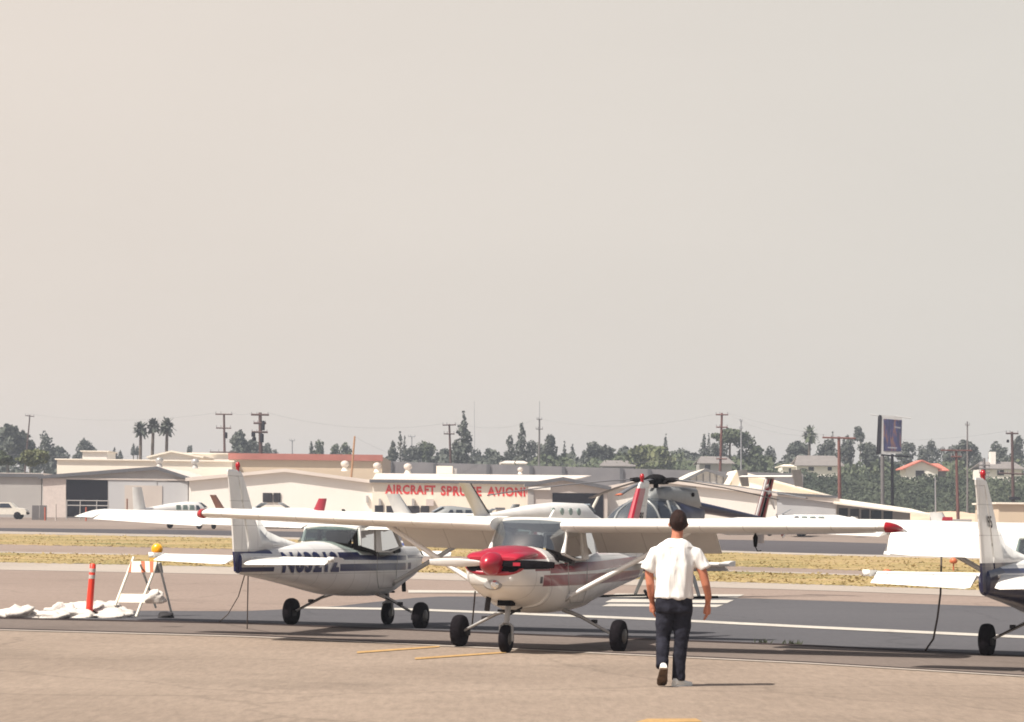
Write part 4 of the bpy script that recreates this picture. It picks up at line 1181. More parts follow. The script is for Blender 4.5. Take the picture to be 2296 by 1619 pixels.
# pickup at far left
def pickup():
    d = G(30, 1164).y
    T = thing('pickup_truck', 'white pickup truck at the left edge by the dark fence', 'truck', (P(8, 1164, d).x, d, terr(d)))
    s = FPX / d
    L = 4.7
    mb = MB(); prof = [(-2.3, .45), (-2.3, 1.05), (-.5, 1.05), (-.35, 1.62), (.75, 1.62), (1.25, 1.12), (2.15, 1.0), (2.3, .8), (2.3, .45)]
    mb.slab([(x, -.85, z) for x, z in prof], (0, 1.7, 0)); mb.build('body', 'offwhite', T)
    for x in (-1.45, 1.45):
        for y in (-.84, .84):
            wh = MB(); wh.lathe([(.1, -.1), (.33, -.1), (.36, 0), (.33, .1), (.1, .1)], 16, 'Y', (x, y, .36)); wh.build('wheel', 'tyre', T)
    mb = MB(); mb.slab([(-.3, -.862, 1.1), (.95, -.862, 1.1), (.62, -.862, 1.5), (-.22, -.862, 1.5)], (0, -.01, 0)); mb.build('side_window', 'darkglass', T)
    mb = MB(); mb.bx(2.29, 2.36, -.8, .8, .5, .68); mb.build('bumper', 'black', T)
pickup()
#@@BUILD
# ------------------------------------------------------------------ buildings across the field
def corrug(name, c, c2, sc=5.0):
    m, n, l, b = newmat(name)
    b.inputs['Roughness'].default_value = 0.55
    tc = n.new('ShaderNodeTexCoord')
    wv = n.new('ShaderNodeTexWave'); wv.inputs['Scale'].default_value = sc; wv.bands_direction = 'X'
    wv.inputs['Distortion'].default_value = 0.3
    l.new(tc.outputs['Object'], wv.inputs['Vector'])
    nz = n.new('ShaderNodeTexNoise'); nz.inputs['Scale'].default_value = .35; nz.inputs['Detail'].default_value = 8
    l.new(tc.outputs['Object'], nz.inputs['Vector'])
    cr = n.new('ShaderNodeValToRGB'); cr.color_ramp.elements[0].color = (*c, 1); cr.color_ramp.elements[1].color = (*c2, 1)
    cr.color_ramp.elements[0].position = .3; cr.color_ramp.elements[1].position = .7
    l.new(nz.outputs['Fac'], cr.inputs[0]); l.new(cr.outputs[0], b.inputs['Base Color'])
    bp = n.new('ShaderNodeBump'); bp.inputs['Strength'].default_value = .12; bp.inputs['Distance'].default_value = .03
    l.new(wv.outputs['Fac'], bp.inputs['Height']); l.new(bp.outputs[0], b.inputs['Normal'])
    return m
M['wall_grey'] = corrug('grey_metal_cladding', (.36, .34, .33), (.42, .40, .38))
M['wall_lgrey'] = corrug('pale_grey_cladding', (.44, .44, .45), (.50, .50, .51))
M['wall_tan'] = corrug('tan_grey_cladding', (.50, .44, .40), (.56, .50, .45))
M['wall_white'] = corrug('cream_white_wall', (.84, .79, .72), (.88, .84, .78), 1.0)
M['wall_cream'] = corrug('cream_block_wall', (.80, .72, .60), (.86, .79, .67), 1.0)
M['wall_salmon'] = mat('salmon_wall', (.62, .50, .37), .8, var=.05, scale=.3)
M['roof_white'] = corrug('white_coated_roof', (.80, .73, .62), (.88, .81, .70), 2.0)
M['roof_pale'] = corrug('pale_dusty_roof', (.66, .58, .52), (.76, .68, .61), 2.0)
M['parapet_red'] = mat('red_parapet', (.36, .13, .105), .8, var=.1, scale=.4)
M['opening'] = mat('painted_interior_shade', (.008, .006, .009), .95, var=.2, spec=.02)  # interior shade put into the near-black colour of flat door panels
M['soundwall'] = corrug('dark_block_wall', (.17, .165, .175), (.23, .22, .23), 1.0)
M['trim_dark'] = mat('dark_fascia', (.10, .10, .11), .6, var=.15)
M['letter_red'] = mat('red_sign_paint', (.72, .035, .03), .6, var=.1, scale=1)
M['window_dark'] = mat('dark_window', (.03, .026, .03), .4, var=.2, scale=.5, spec=.15)
M['fence_dark'] = mat('dark_screen_fence', (.13, .12, .12), .8, var=.2, scale=.4)
M['rustred'] = mat('red_steel_post', (.45, .10, .05), .7, var=.2)
M['pinkish'] = mat('pinkish_block', (.60, .52, .48), .8, var=.08)

def WX(px, py, d): return P(px, py, d)
def prism(mb, x0, x1, ys, ye, prof, mi=0):
    """profile (x,z) polygon extruded from ys to ye"""
    mb.slab([(x, ys, z) for x, z in prof], (0, ye - ys, 0), mi)
def gable(name, label, cat, px0, px1, py_e0, py_e1, pxr, pyr, d, depth, wallm, roofm, over=.35, thick=.22, trim='trim_dark'):
    """gable end facing the viewer. returns thing and helpers"""
    e0, e1, r = P(px0, py_e0, d), P(px1, py_e1, d), P(pxr, pyr, d)
    base = terr(d)
    cx = (e0.x + e1.x) / 2
    T = thing(name, label, cat, (cx, d, base))
    L = lambda p: (p.x - cx, p.z - base)
    a, b, c = L(e0), L(e1), L(r)
    mb = MB(); prism(mb, 0, 0, 0, depth, [(a[0], -.3), (b[0], -.3), (b[0], b[1] - thick), (c[0], c[1] - thick), (a[0], a[1] - thick)])
    mb.build('wall', wallm, T)
    for p_, q_ in ((a, c), (c, b)):
        sgn = 1 if p_ is a else -1
        dx = over if p_ is a else 0; dx2 = over if q_ is b else 0
        sl = (q_[1] - p_[1]) / (q_[0] - p_[0])
        A = (p_[0] - dx, p_[1] - sl * dx); B = (q_[0] + dx2, q_[1] + sl * dx2)
        mb = MB(); prism(mb, 0, 0, -over, depth + over, [(A[0], A[1] - thick), (B[0], B[1] - thick), B, A]); rf = mb.build('roof', roofm, T)
        if trim:
            mb = MB(); prism(mb, 0, 0, -over - .06, -over - .003, [(A[0], A[1] - thick * 1.5), (B[0], B[1] - thick * 1.5), (B[0], B[1] + .02), (A[0], A[1] + .02)]); mb.build('fascia', trim, rf)
    return T, (cx, d, base)
def panel(T, fr, px0, px1, py0, py1, name, m, proud=.06, th=.05, parent=None, py0b=None, py1b=None):
    """flat panel on the front wall of a thing. fr=(cx,d,base)"""
    cx, d, base = fr
    A, B = P(px0, py0, d), P(px1, py0b if py0b else py0 + (px1 - px0) * ROLL, d)
    C, D = P(px1, py1b if py1b else py1 + (px1 - px0) * ROLL, d), P(px0, py1, d)
    pts = [(q.x - cx, -proud, max(q.z - base, -.2)) for q in (A, B, C, D)]
    mb = MB(); mb.slab(pts, (0, -th, 0)); return mb.build(name, m, parent or T)

D0 = 300.0
# far-left grey hangar side and its white corner
x0, x1 = P(-80, 1060, D0).x, P(94, 1060, D0).x
base = terr(D0)
def flat_building(name, label, cat, px0, px1, pytop, d, depth, wallm, roofm=None, pybot=None, rooft=.15, over=.25, pytop1=None, trim=None):
    A, B = P(px0, pytop, d), P(px1, pytop1 if pytop1 is not None else pytop + (px1 - px0) * ROLL, d)
    base = terr(d) if pybot is None else P(px0, pybot, d).z
    cx = (A.x + B.x) / 2
    T = thing(name, label, cat, (cx, d, base))
    a, b = (A.x - cx, A.z - base - rooft), (B.x - cx, B.z - base - rooft)
    mb = MB(); prism(mb, 0, 0, 0, depth, [(a[0], -.4), (b[0], -.4), b, a]); mb.build('wall', wallm, T)
    if roofm:
        mb = MB(); prism(mb, 0, 0, -over, depth + over, [(a[0] - over, a[1]), (b[0] + over, b[1]), (b[0] + over, b[1] + rooft), (a[0] - over, a[1] + rooft)]); rf = mb.build('roof', roofm, T)
        if trim:
            mb = MB(); prism(mb, 0, 0, -over - .06, -over - .003, [(a[0] - over, a[1] - .12), (b[0] + over, b[1] - .12), (b[0] + over, b[1] + rooft * .8), (a[0] - over, a[1] + rooft * .8)]); mb.build('fascia', trim, rf)
    return T, (cx, d, base)
T, fr = flat_building('hangar', 'plain grey hangar wall at the left edge behind the pickup', 'hangar', -90, 93, 1059, D0 + 1, 22, 'wall_grey', 'roof_pale', trim='trim_dark', rooft=.3)
T, fr = gable('hangar', 'grey gabled hangar with a black open doorway', 'hangar', 95, 423, 1066, 1069, 353, 1046, D0, 30, 'wall_grey', 'roof_pale')
panel(T, fr, 97, 148, 1072, 1160, 'corner_panel', 'pinkish')
panel(T, fr, 149, 241, 1075, 1158, 'doorway_shade_panel', 'opening', th=.02)
dl = panel(T, fr, 243, 352, 1077, 1160, 'sliding_door', 'wall_lgrey', proud=.10)
dl = panel(T, fr, 354, 464, 1078, 1160, 'sliding_door', 'wall_tan', proud=.10) if False else None
panel(T, fr, 354, 421, 1081, 1160, 'sliding_door', 'wall_lgrey', proud=.10)
mb = panel(T, fr, 280, 364, 1088, 1160, 'hangar_door_leaf', 'wall_tan', proud=.18)
panel(T, fr, 149, 421, 1071, 1075, 'door_track', 'wall_tan', proud=.10, th=.12)
# big white hangar
T, fr = gable('hangar', 'large cream white gabled hangar with one small dark window', 'hangar', 424, 836, 1071, 1077, 640, 1051, D0 - 1, 45, 'wall_white', 'roof_white', trim='roof_pale')
panel(T, fr, 589, 611, 1105, 1126, 'window', 'window_dark'); panel(T, fr, 613, 629, 1105, 1126, 'window', 'window_dark')
panel(T, fr, 821, 826, 1111, 1127, 'wall_lamp', 'wall_grey', th=.2)
# long white roofs behind, left
flat_building('warehouse', 'long white roofed warehouse behind the left hangars', 'warehouse', 128, 520, 1028, 345, 10, 'roof_white', 'roof_white')
flat_building('warehouse', 'white warehouse block with stepped roof beyond the long white roof', 'warehouse', 185, 240, 1010, 365, 8, 'wall_white', 'roof_white')
T, fr = gable('warehouse', 'low white gabled shed below the three palms', 'warehouse', 335, 450, 1022, 1022, 385, 1010, 360, 14, 'wall_white', 'roof_white', trim=None)
flat_building('warehouse', 'small white building right of the palms with red sign band', 'warehouse', 508 - 96, 513, 1015, 372, 8, 'wall_white', 'roof_white')
T, fr = flat_building('warehouse', 'cream building with long red parapet behind the white hangar', 'warehouse', 513, 857, 1017, 350, 25, 'wall_salmon')
panel(T, fr, 512, 858, 1016, 1030, 'parapet', 'parapet_red', proud=.05, th=.3)
# lettered building
T, fr = flat_building('shop_building', 'cream building with red lettering AIRCRAFT SPRUCE AVIONICS', 'building', 835, 1265, 1074, D0 - 1.5, 40, 'wall_cream', 'roof_white', rooft=.25, over=.3, trim='trim_dark')
cx, d, base = fr
# sloping white roof seen above the fascia
A, B = P(834, 1075, d + 2), P(1262, 1079, d + 2); C_, E_ = P(1325, 1066, d + 38), P(842, 1061, d + 38)
mb = MB(); mb.slab([Vector((q.x - cx, q.y - d, q.z - base)) for q in (A, B, C_, E_)], (0, 0, -.1)); mb.build('roof_plane', 'roof_pale', T)
def sign(txt, px0, px1, pyt, pyb, slope=.014):
    def fn(u, v):
        x = px0 + (px1 - px0) * u; y = pyb + (pyt - pyb) * v + (x - px0) * slope
        q = P(x, y, d - .03); return (q.x - cx, q.y - d, q.z - base)
    text_fit(txt, fn, .042).build('sign_lettering', 'letter_red', T)
sign('AIRCRAFT', 863, 976, 1086, 1107, .02)
sign('SPRUCE', 988, 1079, 1089, 1111, .02)
sign('AVIONICS', 1092, 1208, 1091, 1112, .02)
panel(T, fr, 840, 859, 1140 - 7, 1152, 'window', 'window_dark'); panel(T, fr, 866, 890, 1134, 1153, 'window', 'window_dark')
panel(T, fr, 905, 940, 1134, 1154, 'window', 'window_dark'); panel(T, fr, 943, 962, 1134, 1154, 'window', 'window_dark')
panel(T, fr, 849, 854, 1118, 1133, 'drain_pipe', 'wall_grey', th=.2); panel(T, fr, 885, 889, 1118, 1128, 'drain_pipe', 'wall_grey', th=.2)
panel(T, fr, 923, 929, 1118, 1134, 'drain_pipe', 'wall_grey', th=.2); panel(T, fr, 955, 972, 1119, 1134, 'wall_cabinet', 'pinkish', th=.3)
panel(T, fr, 1110, 1132, 1138, 1143, 'vent', 'trim_dark')
# hangar with dark opening
T, fr = gable('hangar', 'tan hangar with wide dark opening right of the lettering', 'hangar', 1183, 1362, 1083, 1090, 1262, 1070, D0 - 12, 8, 'wall_tan', 'roof_pale')
panel(T, fr, 1238, 1352, 1105, 1165, 'doorway_shade_panel', 'opening', th=.02)
panel(T, fr, 1184, 1196, 1098, 1165, 'door_edge', 'wall_grey', th=.1)
panel(T, fr, 1184, 1234, 1091, 1098, 'door_track', 'wall_white', th=.3)
# white hangar behind helicopter
T, fr = gable('hangar', 'white gabled hangar behind the helicopter rotor', 'hangar', 1330, 1875, 1096, 1118, 1470, 1070, D0 - 4, 30, 'wall_white', 'roof_white', trim='roof_pale', thick=.3)
panel(T, fr, 1480, 1560, 1090, 1128, 'opening_shade_panel', 'wall_grey')  # flat grey panel, shade of the opening put into its colour
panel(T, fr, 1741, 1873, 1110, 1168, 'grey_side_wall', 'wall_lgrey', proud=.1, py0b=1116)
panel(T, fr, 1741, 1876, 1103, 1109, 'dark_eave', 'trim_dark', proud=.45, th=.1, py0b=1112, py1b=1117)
T, fr = gable('hangar', 'grey gable end with white roof rising behind the white hangar', 'hangar', 1535, 1668, 1073, 1078, 1582, 1050, D0 + 28, 30, 'wall_grey', 'roof_white')
for k in range(7): panel(T, fr, 1545 + 15 * k, 1547 + 15 * k, 1058 + 4 * abs(k - 3), 1085, 'wall_rib', 'trim_dark')
T, fr = gable('hangar', 'white roofed shed right of the helicopter T tail', 'hangar', 1640, 1872, 1072, 1113, 1650, 1054, D0 + 20, 12, 'roof_white', 'roof_white', trim=None)
# low annex with front shade painted as flat dark panels
T, fr = flat_building('annex', 'low annex with thin white roof and shaded open front', 'building', 1873, 2040, 1124, D0 - 3, 9, 'wall_grey', None, pytop1=1147)
cx, d, base = fr
A, B, C_, E_ = P(1868, 1126, d - 2.5), P(2090, 1153, d - 2.5), P(2040, 1140, d + 7), P(1873, 1117, d + 7)
mb = MB(); mb.slab([Vector((q.x - cx, q.y - d, q.z - base)) for q in (A, B, C_, E_)], (0, 0, -.16)); mb.build('roof', 'roof_white', T)
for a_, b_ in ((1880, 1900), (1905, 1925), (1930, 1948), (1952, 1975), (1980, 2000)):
    panel(T, fr, a_, b_, 1139 + (a_ - 1880) * .07, 1172, 'bay_shade_panel', 'opening' if a_ != 1905 else 'window_dark', th=.02)
# right edge beige building and low white wall, grey shed
flat_building('building', 'plain beige block building at the right edge', 'building', 2238, 2400, 1126, 240, 12, 'wall_salmon', 'roof_white')
flat_building('low_wall', 'low white wall before the dry bank on the right', 'wall', 2010, 2105, 1162, 290, .3, 'roof_white')
flat_building('shed', 'small grey shed left of the navy belly aeroplane fin', 'shed', 2125, 2178, 1160, 262, 3, 'wall_grey')
flat_building('shed', 'greenish screen between red fin cap and dry bank', 'screen', 2086, 2110, 1148, 266, .4, 'canopy_grey')
# long dark block wall behind roofs
def soundwall():
    T = thing('block_wall', 'long dark grey block wall with posts behind the white roofs', 'wall', (P(1200, 1050, 385).x, 385, terr(385)))
    o = T.location
    A, B = P(857, 1034, 385), P(1800, 1062, 385)
    mb = MB(); mb.slab([(A.x - o.x, 0, -.3), (B.x - o.x, 0, -.3), (B.x - o.x, 0, B.z - o.z), (A.x - o.x, 0, A.z - o.z)], (0, .4, 0)); mb.build('wall', 'soundwall', T)
    for px in (876, 930 + 45, 1094, 1190, 1263, 1393, 1455, 1575, 1640):
        q = P(px, 1040 + (px - 857) * .03, 385)
        mb = MB(); mb.bx(q.x - o.x - .22, q.x - o.x + .22, -.25, -.01, -.3, q.z - o.z + .35); mb.build('post', 'trim_dark', T)
soundwall()
# roof furniture
def turbine(px, py, d, r, lb, wash='roof_white'):
    q = P(px, py, d); T = thing('roof_vent', lb, 'vent', (q.x, q.y, q.z), group='turbine vents on the hangar roofs')
    mb = MB(); mb.lathe([(r * .9, 0), (r * .7, r * .5), (r * .5, r * .9)], 12, 'Z'); mb.build('base', wash, T)
    mb = MB(); mb.lathe([(r * .5, r * .9), (r * .95, r * 1.3), (r * 1.05, r * 1.8), (r * .8, r * 2.3), (r * .2, r * 2.55)], 14, 'Z'); mb.build('turbine', 'greymetal' if wash != 'roof_white' else 'wall_tan', T)
turbine(357, 1047, 318, .42, 'turbine vent above the ridge of the black doorway hangar', 'wall_grey')
turbine(437, 1050, 318, .42, 'turbine vent on the white roof right of the grey gable', 'wall_grey')
turbine(773, 1056, 312, .44, 'turbine vent left of the leaning pole base on the white hangar')
turbine(845, 1059, 312, .42, 'turbine vent at the right end of the red parapet')
turbine(914, 1062, 312, .44, 'round white turbine vent over the lettering word aircraft')
turbine(1166, 1063, 320, .30, 'small turbine vent over the lettering word avionics')
q = P(997, 1062, 322); T = thing('rooftop_unit', 'boxy cream rooftop unit above the red lettering', 'roof unit', (q.x, q.y, q.z))
mb = MB(); mb.bx(-.95, .85, 0, 1.5, 0, .85); mb.build('casing', 'wall_cream', T); mb = MB(); mb.bx(.852, 1.3, .2, 1.2, 0, .6); mb.build('duct', 'wall_grey', T)
# ramp clutter: chain-link fence, posts
def post(px, py0, py1, lb, m='rustred', r=.07, name='fence_post'):
    g_ = P(px, py1, 270); t_ = P(px, py0, 270)
    mb = MB(); mb.tube([Vector((g_.x, g_.y, terr(g_.y))), t_], r, 6); mb.build(name, m, label=lb, category='post', group='posts along the far ramp fence')
post(101, 1137, 1163, 'rust red post at the dark fence by the pickup'); post(125, 1130, 1163, 'tan post before the pinkish hangar corner', 'wall_tan'); post(193, 1137, 1163, 'rust red post before the black doorway'); post(285, 1118, 1160, 'brown post before the pale sliding door', 'brown')
T = thing('screen_fence', 'dark screened fence beside the white pickup', 'fence', (P(90, 1160, 275).x, 275, terr(275)))
for a_, b_ in ((72, 88), (89, 105)):
    A, B = P(a_, 1133, 275), P(b_, 1133, 275); mb = MB(); mb.bx(A.x - T.location.x, B.x - T.location.x, 0, .06, 0, A.z - T.location.z); mb.build('fence_panel', 'fence_dark', T)
T = thing('rail_fence', 'thin rail fence across the black hangar doorway', 'fence', (P(195, 1160, 280).x, 280, terr(280)))
for py in (1122, 1133):
    A, B = P(148, py, 280), P(245, py, 280); mb = MB(); mb.tube([Vector((A.x - T.location.x, 0, A.z - T.location.z)), Vector((B.x - T.location.x, 0, A.z - T.location.z))], .05, 6); mb.build('rail', 'wall_grey', T)
for px in (150, 180, 217, 243):
    A = P(px, 1121, 280); mb = MB(); mb.tube([Vector((A.x - T.location.x, 0, 0)), Vector((A.x - T.location.x, 0, A.z - T.location.z))], .05, 6); mb.build('post', 'wall_grey', T)
#@@HILL
# ------------------------------------------------------------------ hill, hedge, houses, trees
M['hillgrass'] = mat('hillside_scrub', (.10, .115, .06), .95, var=.3, scale=.05, col2=(.20, .18, .10))
M['drybank'] = mat('dry_bank_earth', (.52, .36, .25), .95, var=.2, scale=.12, col2=(.66, .50, .36))
def hill_top(x):
    # plateau height behind the field, higher to the right
    t = max(0, min(1, (x + 60) / 60))
    return 6.0 + 3.2 * t * t * (3 - 2 * t)
def hill_z(x, y):
    t = max(0, min(1, (y - 432) / 34))
    return 2.1 + (hill_top(x) - 2.1) * t * t * (3 - 2 * t) + .4 * math.sin(x * .05) * t
mb = MB()
xs = [-700, -400] + list(range(-200, 201, 10)) + [400, 700]; ys = [430, 436, 442, 448, 454, 460, 466, 480, 520, 560, 620, 700, 900, 1500]
vs = [(x, y, hill_z(x, y)) for y in ys for x in xs]; k = len(xs)
mb.add(vs, [(i * k + j, i * k + j + 1, (i + 1) * k + j + 1, (i + 1) * k + j) for i in range(len(ys) - 1) for j in range(k - 1)], 0, True)
mb.build('hill', 'hillgrass', kind='structure')
# dry bank behind the right of the field
A, B = P(1990, 1165, 400), P(2330, 1165, 400)
mb = MB(); xs_ = [A.x + (B.x + 20 - A.x) * i / 20 for i in range(21)]
for_v = []
for x in xs_:
    for y, z in ((380, 2.0), (400, 2.9 + .2 * math.sin(x)), (425, 3.9 + .3 * math.sin(x * .7)), (445, 4.1)): for_v.append((x, y, z))
mb.add(for_v, [(i * 4 + j, (i + 1) * 4 + j, (i + 1) * 4 + j + 1, i * 4 + j + 1) for i in range(20) for j in range(3)], 0, True)
mb.build('dry_bank', 'drybank', kind='structure')

def leafmat(name, c1, c2):
    m, n, l, b = newmat(name)
    b.inputs['Roughness'].default_value = .8; b.inputs['Specular IOR Level'].default_value = .15
    geo = n.new('ShaderNodeNewGeometry')
    nz = n.new('ShaderNodeTexNoise'); nz.inputs['Scale'].default_value = .5; nz.inputs['Detail'].default_value = 5
    l.new(geo.outputs['Position'], nz.inputs['Vector'])
    cr = n.new('ShaderNodeValToRGB'); cr.color_ramp.elements[0].position = .3; cr.color_ramp.elements[1].position = .7
    cr.color_ramp.elements[0].color = (*c1, 1); cr.color_ramp.elements[1].color = (*c2, 1)
    l.new(nz.outputs['Fac'], cr.inputs[0]); l.new(cr.outputs[0], b.inputs['Base Color'])
    return m
M['leaf_dark'] = leafmat('dark_foliage', (.062, .072, .062), (.112, .120, .098))
def ivy_mat():
    m = leafmat('ivy_foliage', (.028, .04, .028), (.10, .115, .07)); n = m.node_tree.nodes
    for q in n:
        if q.type == 'TEX_NOISE': q.inputs['Scale'].default_value = .10; q.inputs['Detail'].default_value = 9; q.inputs['Roughness'].default_value = .7
    return m
M['ivy'] = ivy_mat()
M['leaf_mid'] = leafmat('mid_foliage', (.062, .080, .048), (.115, .130, .075))
M['leaf_yel'] = leafmat('yellow_green_foliage', (.085, .105, .055), (.16, .165, .085))
M['bark'] = mat('bark', (.13, .10, .075), .9, var=.3, scale=3)
RNG = np.random.default_rng(5)
def leaf_cloud(blobs, n, size, seed):
    """blobs: (cx,cy,cz,rx,ry,rz). small tilted quads gathered in clumps"""
    g = np.random.default_rng(seed)
    w = np.array([b[3] * b[5] for b in blobs]); w = w / w.sum()
    idx = g.choice(len(blobs), n, p=w); B = np.array(blobs)[idx]
    u = g.normal(size=(n, 3)); u /= np.linalg.norm(u, axis=1)[:, None]
    r = g.uniform(.45, 1.0, n) ** .6
    lump = 1 + .22 * np.sin(u[:, 0] * 5 + B[:, 0] * 3 + seed) * np.cos(u[:, 2] * 6 + seed)
    c = B[:, :3] + u * B[:, 3:] * (r * lump)[:, None]
    nrm = u * .7 + g.normal(size=(n, 3)) * .6; nrm /= np.linalg.norm(nrm, axis=1)[:, None]
    a = np.cross(nrm, g.normal(size=(n, 3))); a /= np.linalg.norm(a, axis=1)[:, None]
    b = np.cross(nrm, a)
    s = (size * g.uniform(.6, 1.35, n))[:, None]
    V = np.stack([c - a * s - b * s * .7, c + a * s - b * s * .5, c + a * s * .8 + b * s * .8, c - a * s * .7 + b * s * .6], 1).reshape(-1, 3)
    F = np.arange(n * 4).reshape(-1, 4)
    return V, F
def cloud_obj(name, V, F, m, parent=None, **pr):
    me = bpy.data.meshes.new(name); me.from_pydata(V.tolist(), [], F.tolist()); me.materials.append(M[m]); return link(name, me, parent, **pr)
TREE_N = 0
def tree(kind, pxc, pyt, pyb, wpx, d, label, m='leaf_dark', name=None):
    """crown spans pyt..pyb in survey units, width wpx"""
    global TREE_N; TREE_N += 1
    if kind in ('round', 'cone') and d >= 480 and m != 'leaf_yel' and pyb > 1001 and pyb < 1062: pyb = 1052 if pxc < 850 else 1060
    top, bot = P(pxc, pyt, d), P(pxc, pyb, d)
    base = hill_z(top.x, d) if d > 432 else terr(d)
    s = FPX / d; W_ = wpx / s / 2 * 1.32; H = top.z - bot.z
    T = thing(name or {'round': 'broadleaf_tree', 'cone': 'conifer_tree', 'cyp': 'cypress_tree', 'palm': 'palm_tree', 'shrub': 'shrub'}[kind], label, 'tree' if kind != 'shrub' else 'shrub', (top.x, d, base), group='trees beyond the airfield' if kind != 'shrub' else 'shrubs beyond the airfield')
    zt, zb = top.z - base, max(.0, bot.z - base)
    g = random.Random(TREE_N * 13)
    blobs = []
    if kind in ('round', 'shrub'):
        nb = 14 if wpx > 25 else 8
        for k in range(nb):
            a = g.uniform(0, 6.28); rr = g.uniform(.1, .78)
            zz = g.uniform(.12, .86)
            wd = math.sin(PI * min(.95, max(.15, zz))) ** .6
            blobs.append((rr * W_ * math.cos(a) * wd, rr * W_ * math.sin(a) * wd, zb + (zt - zb) * zz, W_ * g.uniform(.20, .42), W_ * g.uniform(.20, .42), (zt - zb) * g.uniform(.09, .20)))
        blobs.append((W_ * g.uniform(-.2, .2), 0, zb + (zt - zb) * .82, W_ * .36, W_ * .36, (zt - zb) * .18)); blobs.append((0, 0, zb + (zt - zb) * .45, W_ * .6, W_ * .6, (zt - zb) * .28))
        n = int(min(2600, 500 + wpx * 26)); sz = max(.15, W_ * .075)
    elif kind == 'cone':
        for k in range(17):
            f = k / 16
            wd = (1 - .88 * f ** 1.35)
            blobs.append((g.uniform(-.30, .30) * W_ * wd, g.uniform(-.3, .3) * W_ * wd, zb + (zt - zb) * (.06 + .89 * f), W_ * wd * g.uniform(.5, .85), W_ * wd * .7, (zt - zb) * g.uniform(.05, .09)))
        n = int(min(1400, 300 + wpx * 14)); sz = max(.15, W_ * .10)
    elif kind == 'cyp':
        for k in range(7):
            f = k / 6
            blobs.append((0, 0, zb + (zt - zb) * (.07 + .86 * f), W_ * (1 - .75 * f ** 2), W_ * (1 - .75 * f ** 2), (zt - zb) * .10))
        n = 260; sz = max(.14, W_ * .22)
    if kind == 'palm':
        cz = (zt + zb) / 2
        mb = MB()
        for k in range(46):
            a = g.uniform(0, 6.28); el = g.uniform(-.9, 1.3); Lr = W_ * g.uniform(.85, 1.1)
            d0 = Vector((math.cos(a) * math.cos(el), math.sin(a) * math.cos(el), math.sin(el)))
            n0 = Vector((-math.sin(a), math.cos(a), 0))
            c = Vector((0, 0, cz))
            p1 = c + d0 * Lr * .55; p2 = c + d0 * Lr + Vector((0, 0, -.18 * Lr))
            w = W_ * .10
            mb.add([c, p1 + n0 * w * 1.5, p2 + n0 * w, p2 + d0 * .1 * W_, p2 - n0 * w, p1 - n0 * w * 1.5], [(0, 1, 5), (1, 2, 4, 5), (2, 3, 4)])
        V, F = leaf_cloud([(0, 0, cz - W_ * .1, W_ * .6, W_ * .6, W_ * .62)], 170, W_ * .11, TREE_N)
        mb.add([tuple(v) for v in V], [tuple(f) for f in F])
        mb.build('crown', m, T)
        mb = MB(); mb.tube([(0, 0, -.3), (g.uniform(-.1, .1), 0, cz * .5), (0, 0, cz)], [.32, .25, .2], 8); mb.build('trunk', 'bark', T)
        return T
    V, F = leaf_cloud(blobs, n, sz, TREE_N)
    cloud_obj('crown', V, F, m, T)
    if kind != 'shrub':
        mb = MB(); r0 = max(.15, W_ * .07)
        mb.tube([(0, 0, -.4), (r0 * .5, 0, zb + (zt - zb) * .35), (0, 0, zb + (zt - zb) * .8)], [r0, r0 * .7, r0 * .25], 7)
        for k in range(3):
            a = g.uniform(0, 6.28); z0 = zb + (zt - zb) * (.15 + .15 * k)
            mb.tube([(0, 0, z0), (W_ * .4 * math.cos(a), W_ * .4 * math.sin(a), z0 + (zt - zb) * .2)], [r0 * .45, r0 * .15], 5)
        mb.build('trunk', 'bark', T)
    return T
